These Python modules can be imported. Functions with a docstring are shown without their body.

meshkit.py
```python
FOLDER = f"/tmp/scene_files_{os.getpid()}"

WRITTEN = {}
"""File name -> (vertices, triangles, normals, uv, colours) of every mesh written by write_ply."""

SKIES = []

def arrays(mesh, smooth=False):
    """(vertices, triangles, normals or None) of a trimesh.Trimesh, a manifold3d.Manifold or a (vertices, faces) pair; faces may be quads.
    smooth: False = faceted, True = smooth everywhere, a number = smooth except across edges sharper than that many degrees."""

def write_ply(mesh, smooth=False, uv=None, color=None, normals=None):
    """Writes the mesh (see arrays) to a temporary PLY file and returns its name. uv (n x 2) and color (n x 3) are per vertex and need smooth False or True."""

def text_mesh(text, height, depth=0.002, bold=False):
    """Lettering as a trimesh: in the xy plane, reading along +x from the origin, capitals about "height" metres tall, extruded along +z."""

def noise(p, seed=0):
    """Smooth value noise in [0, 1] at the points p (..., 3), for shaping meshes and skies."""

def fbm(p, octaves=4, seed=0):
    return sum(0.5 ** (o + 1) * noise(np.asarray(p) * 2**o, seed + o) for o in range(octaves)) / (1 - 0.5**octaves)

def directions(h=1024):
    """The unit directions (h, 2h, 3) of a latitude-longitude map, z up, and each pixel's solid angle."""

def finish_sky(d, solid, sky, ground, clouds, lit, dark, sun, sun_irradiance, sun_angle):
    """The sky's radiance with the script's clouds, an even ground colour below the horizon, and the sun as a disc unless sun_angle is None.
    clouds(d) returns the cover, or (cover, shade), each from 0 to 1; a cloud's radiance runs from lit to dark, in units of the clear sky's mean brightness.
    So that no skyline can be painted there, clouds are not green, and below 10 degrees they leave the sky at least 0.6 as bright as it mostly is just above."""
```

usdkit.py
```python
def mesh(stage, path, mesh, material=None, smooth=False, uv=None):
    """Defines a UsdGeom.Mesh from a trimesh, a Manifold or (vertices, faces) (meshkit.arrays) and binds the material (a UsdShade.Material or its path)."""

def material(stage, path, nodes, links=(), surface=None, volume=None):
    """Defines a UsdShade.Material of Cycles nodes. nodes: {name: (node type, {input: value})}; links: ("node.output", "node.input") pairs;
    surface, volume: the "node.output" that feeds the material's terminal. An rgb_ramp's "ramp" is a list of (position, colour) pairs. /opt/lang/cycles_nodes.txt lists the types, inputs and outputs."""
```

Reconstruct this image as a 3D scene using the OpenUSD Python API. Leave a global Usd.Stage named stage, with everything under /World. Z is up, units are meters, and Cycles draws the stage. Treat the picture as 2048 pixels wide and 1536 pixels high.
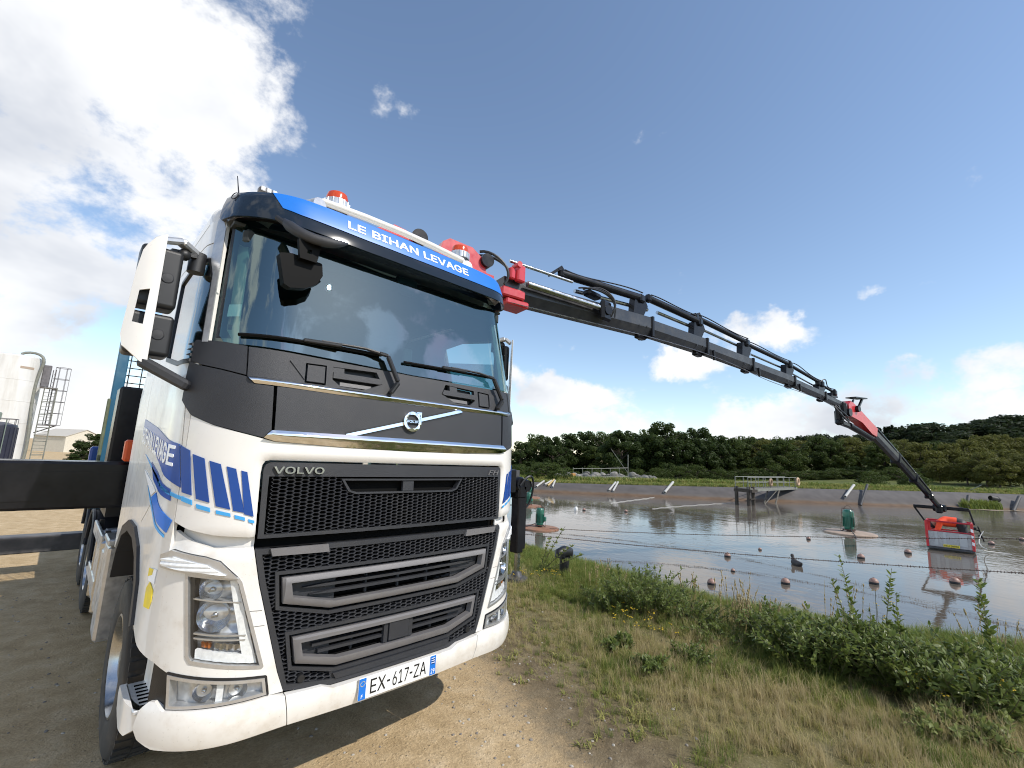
import math, random
import numpy as np, trimesh, shapely
import shapely.geometry as sg
import shapely.affinity
from shapely.ops import unary_union
from pxr import Usd, UsdGeom, UsdLux, UsdShade, Gf, Sdf, Vt
import usdkit, meshkit

stage = Usd.Stage.CreateInMemory()
UsdGeom.SetStageUpAxis(stage, 'Z'); UsdGeom.SetStageMetersPerUnit(stage, 1.0)
UsdGeom.Xform.Define(stage, '/World'); UsdGeom.Scope.Define(stage, '/World/Looks')
rng = np.random.default_rng(7)

# ---------------------------------------------------------------- camera, sky, sun, exposure
FPX = 903.0                                    # focal length in pixels of the 2048 wide photograph
CAM = np.array([-1.65, -2.59, 1.94])
def cam_axes(yaw, pit, rol):
    cy, sy, cp, sp = math.cos(yaw), math.sin(yaw), math.cos(pit), math.sin(pit)
    F = np.array([sy*cp, cy*cp, sp]); R = np.array([cy, -sy, 0.0]); U = np.cross(R, F)
    c, s = math.cos(rol), math.sin(rol)
    return c*R + s*U, -s*R + c*U, F
CR, CU, CF = cam_axes(*np.radians([44.35, 9.28, 2.52]))
cam = UsdGeom.Camera.Define(stage, '/World/camera')
cam.CreateHorizontalApertureAttr(36.0); cam.CreateVerticalApertureAttr(27.0)
cam.CreateFocalLengthAttr(FPX/2048*36.0)
cam.CreateClippingRangeAttr(Gf.Vec2f(0.05, 5000.0))
m4 = np.eye(4); m4[0, :3], m4[1, :3], m4[2, :3], m4[3, :3] = CR, CU, -CF, CAM
cam.AddTransformOp().Set(Gf.Matrix4d(m4.tolist()))
cam.CreateExposureAttr(0.34)

SUN = np.array([0.23, -0.69, 0.685]); SUN /= np.linalg.norm(SUN)
sun = UsdLux.DistantLight.Define(stage, '/World/sun')
sun.CreateNormalizeAttr(True); sun.CreateIntensityAttr(0.90); sun.CreateAngleAttr(0.53); sun.CreateColorAttr(Gf.Vec3f(1.0, 0.94, 0.85))
zx = np.cross([0, 0, 1.0], SUN); zx /= np.linalg.norm(zx); zy = np.cross(SUN, zx)
m4 = np.eye(4); m4[0, :3], m4[1, :3], m4[2, :3] = zx, zy, SUN
sun.AddTransformOp().Set(Gf.Matrix4d(m4.tolist()))

def proj(P):
    d = np.asarray(P, float) - CAM; z = d @ CF
    return np.stack([1024 + FPX*(d @ CR)/z, 768 - FPX*(d @ CU)/z], -1)
def ray(px, py):
    d = CF*FPX + CR*(px-1024) + CU*(768-py); return d/np.linalg.norm(d)
def at_z(px, py, z=0.0):
    d = ray(px, py); return CAM + d*((z-CAM[2])/d[2])
def at_dist(px, py, D):
    d = ray(px, py); return CAM + d*(D/math.hypot(d[0], d[1]))

SKY_STRENGTH = 0.15
sky = UsdLux.DomeLight.Define(stage, '/World/sky')
sky.GetPrim().SetCustomDataByKey('kind', 'structure')
sn = {'tc': ('texture_coordinate', {}),
      'sky': ('sky_texture', dict(sky_type='single_scattering', sun_disc=False, sun_elevation=math.asin(SUN[2]), sun_rotation=math.atan2(SUN[0], SUN[1]), altitude=60.0, air_density=1.0, aerosol_density=0.25, ozone_density=1.6)),
      'sep': ('separate_xyz', {})}
sl = [('tc.generated', 'sep.vector')]
# cumulus: (pixel x, pixel y, radius, weight); the look-up direction is stirred by noise so that outlines billow, low banks are flattened
CLOUDS = [(80, 70, .48, .66), (300, 190, .34, .70), (440, 240, .19, .58), (60, 300, .24, .58), (330, 380, .20, .60), (470, 330, .15, .54), (90, 570, .19, .66), (220, 560, .13, .56), (-20, 600, .18, .60), (745, 205, .09, .24)]
MIRRORED = [((.40, -.72, .57), .15, .74), ((.64, -.60, .48), .16, .72), ((.12, -.84, .53), .14, .70), ((.80, -.42, .42), .10, .5)]    # clouds behind the camera that the photograph shows in the windscreen
LOW = [(1110, 790, 0.201, 0.58), (1290, 852, 0.186, 0.54), (1550, 655, 0.17, 0.52), (1370, 735, 0.186, 0.54), (1420, 785, 0.116, 0.42), (1790, 780, 0.216, 0.53), (1640, 845, 0.232, 0.49), (1470, 858, 0.186, 0.48), (1740, 570, 0.085, 0.34), (1845, 550, 0.07, 0.38), (1830, 585, 0.085, 0.34), (2010, 735, 0.186, 0.48), (1960, 830, 0.216, 0.41), (1850, 850, 0.193, 0.41), (180, 790, 0.216, 0.57), (110, 860, 0.232, 0.55), (60, 800, 0.186, 0.47), (1080, 862, 0.201, 0.48), (1130, 690, 0.07, 0.3), (1190, 840, 0.155, 0.46)]
sn['wn'] = ('noise_texture', dict(scale=7.0, detail=5.0, roughness=.6)); sl.append(('tc.generated', 'wn.vector'))
sn['wc'] = ('vector_math', dict(math_type='subtract', vector2=(.5, .5, .5))); sl.append(('wn.color', 'wc.vector1'))
sn['ws'] = ('vector_math', dict(math_type='scale', scale=.16)); sl.append(('wc.vector', 'ws.vector1'))
sn['wd'] = ('vector_math', dict(math_type='add')); sl += [('tc.generated', 'wd.vector1'), ('ws.vector', 'wd.vector2')]
prev = None
for grp, st in ((CLOUDS, 1.0), (LOW, 2.4)):
    gk = f'fl{int(st*10)}'
    sn[gk] = ('mapping', dict(scale=(1.0, 1.0, st))); sl.append(('wd.vector', gk+'.vector'))
    for cx, cy, rad, w in grp + ([(v, None, r, w) for v, r, w in MIRRORED] if st == 1.0 else []):
        i = len(sn); d = (ray(cx, cy) if cy is not None else np.array(cx)/np.linalg.norm(cx))*np.array([1, 1, st])
        sn[f'dist{i}'] = ('vector_math', dict(math_type='distance', vector2=tuple(d))); sl.append((gk+'.vector', f'dist{i}.vector1'))
        sn[f'lobe{i}'] = ('map_range', dict(range_type='smoothstep', from_min=rad, from_max=rad*.15, to_min=0.0, to_max=w, clamp=True)); sl.append((f'dist{i}.value', f'lobe{i}.value'))
        if prev is None: prev = f'lobe{i}.result'
        else:
            sn[f'sum{i}'] = ('math', dict(math_type='maximum')); sl += [(prev, f'sum{i}.value1'), (f'lobe{i}.result', f'sum{i}.value2')]; prev = f'sum{i}.value'
sn['map'] = ('mapping', dict(scale=(1.1, 1.1, 1.5))); sl.append(('tc.generated', 'map.vector'))
sn['n1'] = ('noise_texture', dict(scale=5.6, detail=11.0, roughness=0.62, distortion=0.1)); sl.append(('map.vector', 'n1.vector'))
sn['n2'] = ('noise_texture', dict(scale=2.1, detail=3.0, roughness=0.5)); sl.append(('map.vector', 'n2.vector'))
# a broken field of the same cumulus goes on all round the sky; clear patches as in the photograph
for nm, (cx, cy), rad, w in (('clear', (1150, 150), 42, .5), ('clearb', (1900, 250), 34, .4), ('clearc', (900, 560), 26, .4)):
    sn[nm+'d'] = ('vector_math', dict(math_type='dot_product', vector2=tuple(ray(cx, cy)))); sl.append(('tc.generated', nm+'d.vector1'))
    sn[nm] = ('map_range', dict(range_type='smoothstep', from_min=math.cos(math.radians(rad)), from_max=math.cos(math.radians(rad*.5)), to_min=0.0, to_max=w, clamp=True)); sl.append((nm+'d.value', nm+'.value'))
sn['cl1'] = ('math', dict(math_type='maximum')); sl += [('clear.result', 'cl1.value1'), ('clearb.result', 'cl1.value2')]
sn['cl2'] = ('math', dict(math_type='maximum')); sl += [('cl1.value', 'cl2.value1'), ('clearc.result', 'cl2.value2')]
sn['n2s'] = ('math', dict(math_type='multiply_add', value2=1.3, value3=-.34)); sl.append(('n2.fac', 'n2s.value1'))
sn['base'] = ('math', dict(math_type='subtract')); sl += [('n2s.value', 'base.value1'), ('cl2.value', 'base.value2')]
sn['basec'] = ('math', dict(math_type='maximum', value2=0.0)); sl.append(('base.value', 'basec.value1'))
sn['both'] = ('math', dict(math_type='maximum')); sl += [(prev, 'both.value1'), ('basec.value', 'both.value2')]
sn['n1s'] = ('math', dict(math_type='multiply', value2=1.5)); sl.append(('n1.fac', 'n1s.value1'))
sn['dens'] = ('math', dict(math_type='add')); sl += [('both.value', 'dens.value1'), ('n1s.value', 'dens.value2')]
sn['cover'] = ('map_range', dict(range_type='smoothstep', from_min=1.02, from_max=1.30, to_min=0.0, to_max=0.97, clamp=True)); sl.append(('dens.value', 'cover.value'))
# grey bellies: the same noise looked up a little higher
sn['map2'] = ('mapping', dict(scale=(1.0, 1.0, 1.6), location=(-0.03, 0.02, 0.13))); sl.append(('tc.generated', 'map2.vector'))
sn['n3'] = ('noise_texture', dict(scale=3.4, detail=6.0, roughness=0.5, distortion=0.2)); sl.append(('map2.vector', 'n3.vector'))
sn['shade'] = ('map_range', dict(range_type='smoothstep', from_min=0.46, from_max=0.76, to_min=0.0, to_max=1.0, clamp=True)); sl.append(('n3.fac', 'shade.value'))
sn['ccol'] = ('mix_color', dict(a=(5.5, 5.55, 5.65), b=(3.5, 3.7, 4.1), use_clamp=False)); sl.append(('shade.result', 'ccol.fac'))
sn['sd'] = ('vector_math', dict(math_type='dot_product', vector2=tuple(SUN))); sn['sf'] = ('map_range', dict(range_type='smoothstep', from_min=.70, from_max=.90, clamp=True)); sl += [('tc.generated', 'sd.vector1'), ('sd.value', 'sf.value'), ('sf.result', 'lit.fac')]    # thin cloud near the sun shines brighter than the sky round it
sn['lit'] = ('mix_color', dict(blend_type='lighten', use_clamp=False)); sl += [('ccol.result', 'lit.a'), ('bright.vector', 'lit.b')]
sn['bright'] = ('vector_math', dict(math_type='scale', scale=1.45)); sl.append(('tint.result', 'bright.vector1'))
sn['tint'] = ('mix_color', dict(blend_type='multiply', fac=1.0, b=(1.09, 1.05, 1.01), use_clamp=False)); sl.append(('sky.color', 'tint.a'))
sn['mix'] = ('mix_color', dict(use_clamp=False)); sl += [('cover.result', 'mix.fac'), ('tint.result', 'mix.a'), ('lit.result', 'mix.b')]
sn['bg'] = ('background_shader', dict(strength=SKY_STRENGTH)); sl.append(('mix.result', 'bg.color'))
UsdShade.MaterialBindingAPI.Apply(sky.GetPrim()).Bind(usdkit.material(stage, '/World/Looks/sky', sn, sl, surface='bg.background'))

# ---------------------------------------------------------------- helpers
_used = {}
def fresh(parent, name):
    k = (parent, name); n = _used.get(k, -1) + 1; _used[k] = n
    return f'{parent}/{name}' if n == 0 else f'{parent}/{name}_{n:03d}'
def path_of(p): return '/World' if p is None else (p if isinstance(p, str) else str(p.GetPath()))
def tag(prim, label=None, category=None, group=None, kind=None):
    for k, v in (('label', label), ('category', category), ('group', group), ('kind', kind)):
        if v: prim.SetCustomDataByKey(k, v)
    return prim
def thing(name, label, category, loc=(0, 0, 0), rz=0.0, group=None, scale=None):
    x = UsdGeom.Xform.Define(stage, fresh('/World', name))
    x.AddTranslateOp().Set(Gf.Vec3d(*map(float, loc)))
    if rz: x.AddRotateZOp().Set(float(rz))
    if scale is not None: x.AddScaleOp().Set(Gf.Vec3f(*map(float, (scale if np.ndim(scale) else (scale,)*3))))
    return tag(x.GetPrim(), label, category, group)
def copy_of(src, label, loc, rz=0.0, scale=None, group=None, category=None):
    cd = src.GetCustomData(); base = str(src.GetName())
    if len(base) > 4 and base[-4] == '_' and base[-3:].isdigit(): base = base[:-4]
    p = thing(base, label, category or cd['category'], loc, rz, group or cd.get('group'), scale)
    p.GetReferences().AddInternalReference(src.GetPath()); p.SetInstanceable(True)
    return p
class MB:
    def __init__(s): s.V, s.F, s.n = [], [], 0
    def add(s, V, F):
        V = np.asarray(V, float).reshape(-1, 3); F = np.asarray(F, int)
        if F.size == 0: return s
        if F.shape[1] == 4: F = np.vstack([F[:, [0, 1, 2]], F[:, [0, 2, 3]]])
        s.V.append(V); s.F.append(F + s.n); s.n += len(V); return s
    def out(s): return np.vstack(s.V), np.vstack(s.F)
    def box(s, c, size, R=None, ch=0.0):
        h = np.asarray(size, float)/2; ch = min(ch, h.min()*.95)
        if ch <= 0:
            g = np.array([[i, j, k] for i in (-1, 1) for j in (-1, 1) for k in (-1, 1)], float)*h
            F = [[0, 1, 3, 2], [4, 6, 7, 5], [0, 4, 5, 1], [2, 3, 7, 6], [0, 2, 6, 4], [1, 5, 7, 3]]
            F = np.array(F)
        else:
            g = _CHV*h - np.sign(_CHV)*_CHM*ch; F = _CHF
        if R is not None: g = g @ np.asarray(R).T
        return s.add(g + np.asarray(c, float), F)
    def beam(s, a, b, w, h, up=(0, 0, 1), ch=0.0):
        a, b = np.asarray(a, float), np.asarray(b, float); d = b-a; L = np.linalg.norm(d); x = d/L
        y = np.cross(up, x); y /= np.linalg.norm(y); z = np.cross(x, y)
        return s.box((a+b)/2, (L, w, h), np.stack([x, y, z], 1), ch)
    def cyl(s, a, b, r, n=14, r1=None, caps=True):
        return s.tube([a, b], [r, r if r1 is None else r1], n, caps)
    def tube(s, pts, r, n=8, caps=True):
        P = np.asarray(pts, float); m = len(P); r = np.full(m, r, float) if np.ndim(r) == 0 else np.asarray(r, float)
        T = np.gradient(P, axis=0) if m > 2 else np.repeat(P[1:]-P[:1], 2, 0)
        T /= np.maximum(np.linalg.norm(T, axis=1, keepdims=True), 1e-12)
        u = np.cross(T[0], [0, 0, 1.0]);
        if np.linalg.norm(u) < 1e-3: u = np.cross(T[0], [1.0, 0, 0])
        u /= np.linalg.norm(u); rings = []
        a = np.arange(n)/n*2*np.pi
        for i in range(m):
            u = u - T[i]*(u@T[i]); u /= np.linalg.norm(u); v = np.cross(T[i], u)
            rings.append(P[i] + r[i]*(np.cos(a)[:, None]*u + np.sin(a)[:, None]*v))
        V = np.vstack(rings); j = np.arange(n); k = (j+1) % n
        F = [np.stack([i*n+j, i*n+k, (i+1)*n+k, (i+1)*n+j], 1) for i in range(m-1)]
        F = np.vstack(F); s.add(V, F)
        if caps:
            for ring, c, o in ((rings[0], P[0], -1), (rings[-1], P[-1], 1)):
                W = np.vstack([ring, c]); f = np.stack([j, k, np.full(n, n)], 1)
                s.add(W, f if o > 0 else f[:, ::-1])
        return s
    def lathe(s, prof, c=(0, 0, 0), axis=(0, 0, 1), n=32, a0=0.0, a1=2*math.pi):
        ax = np.asarray(axis, float); ax /= np.linalg.norm(ax)
        u = np.cross(ax, [0, 1.0, 0]) if abs(ax[1]) < .9 else np.cross(ax, [1.0, 0, 0]); u /= np.linalg.norm(u); v = np.cross(ax, u)
        full = abs(a1-a0-2*math.pi) < 1e-6
        a = a0 + (a1-a0)*np.arange(n if full else n+1)/n; m = len(a)
        V = np.vstack([np.asarray(c) + h*ax + r*(np.cos(a)[:, None]*u + np.sin(a)[:, None]*v) for r, h in prof])
        j = np.arange(n); k = (j+1) % m if full else j+1
        F = np.vstack([np.stack([i*m+j, i*m+k, (i+1)*m+k, (i+1)*m+j], 1) for i in range(len(prof)-1)])
        return s.add(V, F)
    def prism(s, poly, depth, M=None, holes=()):
        """a flat polygon (x, y) extruded along +z by depth, then moved by the 4x4 M"""
        P = poly if isinstance(poly, sg.Polygon) else sg.Polygon(poly, holes)
        t = trimesh.creation.extrude_polygon(P, depth, engine='earcut')
        V = np.array(t.vertices)
        if M is not None: V = V @ np.asarray(M)[:3, :3].T + np.asarray(M)[:3, 3]
        return s.add(V, t.faces)
    def rbox(s, c, size, r, sub=2):
        """a box with round edges"""
        from scipy.spatial import ConvexHull
        h = np.asarray(size, float)/2; r = min(r, h.min()*.98); b = np.array(trimesh.creation.icosphere(sub, r).vertices)
        P = np.vstack([b + np.array([i, j, k])*(h-r) for i in (-1, 1) for j in (-1, 1) for k in (-1, 1)]); hu = ConvexHull(P); F = []
        for sm, eq in zip(hu.simplices, hu.equations):
            p = P[sm]; F.append(sm if np.cross(p[1]-p[0], p[2]-p[0]) @ eq[:3] > 0 else sm[::-1])
        u, inv = np.unique(np.array(F), return_inverse=True); return s.add(P[u]+np.asarray(c, float), inv.reshape(-1, 3))
    def sphere(s, c, r, sub=2, squash=(1, 1, 1)):
        t = trimesh.creation.icosphere(sub, 1.0); return s.add(np.array(t.vertices)*r*np.asarray(squash) + np.asarray(c), t.faces)
def _ch():
    from scipy.spatial import ConvexHull
    V, Mk = [], []
    for i in (-1, 1):
        for j in (-1, 1):
            for k in (-1, 1):
                for ax in range(3):
                    V.append((i, j, k)); mk = [1, 1, 1]; mk[ax] = 0; Mk.append(mk)
    V, Mk = np.array(V, float), np.array(Mk, float)
    hull = ConvexHull(V - V*Mk*.2); F = []
    for sim, eq in zip(hull.simplices, hull.equations):
        p = hull.points[sim]; F.append(sim if np.cross(p[1]-p[0], p[2]-p[0]) @ eq[:3] > 0 else sim[::-1])
    return V, Mk, np.array(F)
_CHV, _CHM, _CHF = _ch()
def obj(name, mesh, mat, parent=None, smooth=35, label=None, category=None, group=None, kind=None):
    if isinstance(mesh, MB): mesh = mesh.out()
    p = fresh(path_of(parent), name)
    pr = usdkit.mesh(stage, p, mesh, mat, smooth=smooth).GetPrim()
    return tag(pr, label, category, group, kind)
def mbox(*a, **k): return MB().box(*a, **k)
def mtube(*a, **k): return MB().tube(*a, **k)
def frame(origin, x, y):
    x = np.asarray(x, float)/np.linalg.norm(x); y = np.asarray(y, float); y = y - x*(x@y); y /= np.linalg.norm(y)
    M = np.eye(4); M[:3, 0], M[:3, 1], M[:3, 2], M[:3, 3] = x, y, np.cross(x, y), origin; return M
def spline(pts, n=24):
    from scipy.interpolate import CubicSpline
    P = np.asarray(pts, float); t = np.r_[0, np.cumsum(np.linalg.norm(np.diff(P, axis=0), axis=1))]
    return CubicSpline(t, P)(np.linspace(0, t[-1], n))

# ---------------------------------------------------------------- materials
_mats = {}
def M(name, col, rough=.5, metal=0.0, var=0.0, vscale=6.0, bump=0.0, bscale=80.0, coat=0.0, spec=.5, dirt=None, dscale=2.0, damt=.5, world=False, ior=1.5, rvar=0.0, transl=0.0, isl=0.0, em=None, streak=0.0, specks=0.0):
    """principled material; var mottles the colour, dirt mixes a second colour in by noise, isl varies tone per loose piece"""
    if name in _mats: return _mats[name]
    n = {'tc': ('texture_coordinate', {}), 'geo': ('geometry', {}), 'p': ('principled_bsdf', dict(roughness=rough, metallic=metal, specular_ior_level=spec, coat_weight=coat, coat_roughness=.03, ior=ior))}
    vec = 'geo.position' if world else 'tc.object'; l = []
    n['base'] = ('color', dict(value=col)); src = 'base.color'
    if var > 0:
        n['n1'] = ('noise_texture', dict(scale=vscale, detail=5.0, roughness=.6)); l.append((vec, 'n1.vector'))
        n['r1'] = ('map_range', dict(from_min=.3, from_max=.7, to_min=1-var, to_max=1+var)); l.append(('n1.fac', 'r1.value'))
        n['m1'] = ('vector_math', dict(math_type='scale')); l += [(src, 'm1.vector1'), ('r1.result', 'm1.scale')]; src = 'm1.vector'
    if isl > 0:
        n['r2'] = ('map_range', dict(from_min=0., from_max=1., to_min=1-isl, to_max=1+isl)); l.append(('geo.random_per_island', 'r2.value'))
        n['m2'] = ('vector_math', dict(math_type='scale')); l += [(src, 'm2.vector1'), ('r2.result', 'm2.scale')]; src = 'm2.vector'
    if dirt is not None:
        n['n3'] = ('noise_texture', dict(scale=dscale, detail=7.0, roughness=.65))
        if streak: n['mp3'] = ('mapping', dict(scale=(1.0, 1.0, streak))); l += [(vec, 'mp3.vector'), ('mp3.vector', 'n3.vector')]
        else: l.append((vec, 'n3.vector'))
        n['r3'] = ('map_range', dict(range_type='smoothstep', from_min=.45, from_max=.72, to_min=0., to_max=damt, clamp=True)); l.append(('n3.fac', 'r3.value'))
        n['m3'] = ('mix_color', dict(b=dirt)); l += [('r3.result', 'm3.fac'), (src, 'm3.a')]; src = 'm3.result'
    if specks > 0:
        n['n5'] = ('noise_texture', dict(scale=95.0, detail=2.0, roughness=.5)); l.append((vec, 'n5.vector'))
        n['r5'] = ('map_range', dict(range_type='smoothstep', from_min=.66, from_max=.74, to_min=0., to_max=specks, clamp=True)); l.append(('n5.fac', 'r5.value'))
        n['m5'] = ('mix_color', dict(b=(.16, .13, .10))); l += [('r5.result', 'm5.fac'), (src, 'm5.a')]; src = 'm5.result'
    l.append((src, 'p.base_color'))
    if rvar > 0:
        n['n4'] = ('noise_texture', dict(scale=vscale*2.3, detail=5.0)); l.append((vec, 'n4.vector'))
        n['r4'] = ('map_range', dict(from_min=.3, from_max=.7, to_min=max(rough-rvar, .02), to_max=rough+rvar)); l += [('n4.fac', 'r4.value'), ('r4.result', 'p.roughness')]
    if bump > 0:
        n['nb'] = ('noise_texture', dict(scale=bscale, detail=4.0, roughness=.6)); l.append((vec, 'nb.vector'))
        n['b'] = ('bump', dict(strength=min(bump, 1.0), distance=.004 if bump <= 1 else .004*bump)); l += [('nb.fac', 'b.height'), ('b.normal', 'p.normal')]
    surf = 'p.BSDF'
    if transl > 0:
        n['tr'] = ('translucent_bsdf', {}); l.append((src, 'tr.color'))
        n['mx'] = ('mix_closure', dict(fac=transl)); l += [('p.BSDF', 'mx.closure1'), ('tr.BSDF', 'mx.closure2')]; surf = 'mx.closure'
    if em: n['p'][1].update(emission_color=em[0], emission_strength=em[1])
    _mats[name] = usdkit.material(stage, '/World/Looks/'+name, n, l, surface=surf); return _mats[name]
def glass(name, tint, ior=1.5, rough=0.0, refl=(1, 1, 1)):
    f0 = ior       # reflectance seen square on; rises towards grazing alike from both sides of the thin sheet
    n = {'t': ('transparent_bsdf', dict(color=tint)), 'g': ('glossy_bsdf', dict(color=refl, roughness=rough)), 'lw': ('layer_weight', dict(blend=.5)), 'pw': ('math', dict(math_type='power', value2=5.0)), 'f': ('math', dict(math_type='multiply_add', value2=1-f0, value3=f0)), 'm': ('mix_closure', {})}
    return usdkit.material(stage, '/World/Looks/'+name, n, [('lw.facing', 'pw.value1'), ('pw.value', 'f.value1'), ('f.value', 'm.fac'), ('t.BSDF', 'm.closure1'), ('g.BSDF', 'm.closure2')], surface='m.closure')
white = M('white_paint', (.72, .70, .665), .28, coat=.6, dirt=(.55, .49, .40), dscale=2.1, damt=.20, rvar=.08, vscale=3, specks=.10)
white_low = M('white_paint_splashed', (.71, .69, .65), .32, coat=.4, dirt=(.42, .34, .24), dscale=4.5, damt=.42, rvar=.1, vscale=3, specks=.22)
white_dusty = M('white_paint_dusty', (.70, .68, .64), .33, coat=.4, dirt=(.50, .44, .35), dscale=2.4, damt=.45, rvar=.08, vscale=3)
plastic = M('dark_grey_plastic', (.022, .023, .027), .5, var=.12, vscale=3, bump=.5, bscale=420, dirt=(.07, .066, .06), dscale=2.2, damt=.22)
plastic_lit = M('mid_grey_plastic', (.135, .13, .132), .45, var=.08, bump=.4, bscale=400, dirt=(.2, .19, .17), damt=.25)
black = M('black_plastic', (.012, .012, .013), .42, var=.15, bump=.3, bscale=300)
void = M('matt_black', (.006, .006, .006), .9, spec=.1)
rubber = M('rubber', (.018, .018, .018), .75, var=.2, dirt=(.10, .085, .065), dscale=5, damt=.5, bump=.5, bscale=150)
chrome = M('chrome', (.86, .87, .88), .05, metal=1.0, rvar=.025, vscale=4)
steel = M('brushed_steel', (.46, .47, .48), .24, metal=1.0, var=.12, rvar=.1)
alu = M('silver_paint', (.52, .52, .52), .32, metal=.7, var=.08, rvar=.08)
navy = M('visor_tint', (.010, .017, .028), .05, spec=.32, dirt=(.05, .055, .06), dscale=4, damt=.10)
blue = M('signal_blue_film', (.010, .15, .56), .35, var=.04)
blue_dark = M('dark_blue_film', (.007, .055, .26), .3, var=.05)
blue_light = M('light_blue_film', (.05, .33, .68), .3, var=.04)
letter = M('white_film', (.82, .82, .82), .4)
letter_black = M('black_print', (.012, .012, .012), .45)
plate_white = M('plate_white', (.76, .77, .76), .3, var=.03)
yellow = M('yellow_film', (.78, .60, .04), .45, dirt=(.35, .3, .2), damt=.4, dscale=9)
red = M('crane_red', (.50, .028, .035), .32, coat=.4, var=.1, dirt=(.25, .05, .04), damt=.4, rvar=.08)
crane_black = M('crane_black_paint', (.006, .006, .008), .26, var=.2, vscale=3, spec=.3, dirt=(.035, .034, .033), dscale=3, damt=.15, rvar=.06)
crane_grey = M('crane_grey_paint', (.021, .022, .026), .35, var=.14, vscale=2.5, coat=.1, dirt=(.085, .083, .08), dscale=3, damt=.4, rvar=.1)
amber = M('beacon_amber', (.72, .09, .02), .18, coat=.6, transl=.35)
amber_dark = M('bulb_amber', (.30, .08, .012), .2, coat=.5)
lens_clear = M('clear_ribbed_plastic', (.74, .75, .75), .12, var=.10, vscale=60, coat=.5)
reflector = M('lamp_reflector', (.50, .51, .53), .12, metal=1.0, bump=.9, bscale=38)
lamp_silver = M('lamp_silver', (.60, .61, .62), .3, metal=.55, var=.15, vscale=40)
soft_black = M('soft_black', (.005, .005, .005), .5, spec=.08)
dark_chrome = M('dark_chrome', (.42, .43, .45), .16, metal=1.0)
interior = M('cab_trim_dark', (.022, .026, .026), .8, var=.15)
interior_mid = M('cab_trim_grey', (.035, .038, .037), .8, var=.12)
trim_pale = M('pillar_trim_pale', (.38, .42, .37), .7, var=.06)
glass_ws = glass('windscreen_glass', (.36, .54, .52), .22, 0.0, (.80, 1.0, .98))
glass_side = glass('side_window_glass', (.45, .64, .68), .12)
glass_lens = glass('lamp_lens', (.95, .96, .96), .05)

# ---------------------------------------------------------------- the truck's skin: s runs round the cab from the middle of the front, z is height
W0, XS, DC, KK = 1.235, .80, .42, .055
def prof(z): return np.interp(z, [.40, .5, .62, 1.0, 1.5, 2.0, 2.25, 2.4, 2.8, 3.15, 3.35, 3.5], [.05, .015, 0, 0, 0, .012, .03, .055, .135, .215, .265, .31])
def Wz(z): return np.interp(z, [0, 2.3, 3.3, 3.6], [W0, W0, W0-.06, W0-.1])
_ax = np.concatenate([np.linspace(0, XS, 40), XS+(W0-XS)*np.sin(np.linspace(0, np.pi/2, 80))[1:]])
_t = np.clip((_ax-XS)/(W0-XS), 0, 1); _ay = KK*_ax**2 + DC*(1-np.sqrt(np.clip(1-_t*_t, 0, 1)))
_sv = np.concatenate([[0], np.cumsum(np.hypot(np.diff(_ax), np.diff(_ay)))]); SC = _sv[-1]; YC = _ay[-1]
def S0(s, z):
    s = np.asarray(s, float); z = np.asarray(z, float) + 0*s; a = np.abs(s)
    side = np.maximum(a-SC, 0); w = Wz(z)/W0
    return np.stack([np.sign(s)*np.interp(a, _sv, _ax)*w, np.interp(a, _sv, _ay)+side+prof(z)*np.clip(1-side/1.2, 0, 1), z+0*s], -1)
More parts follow.
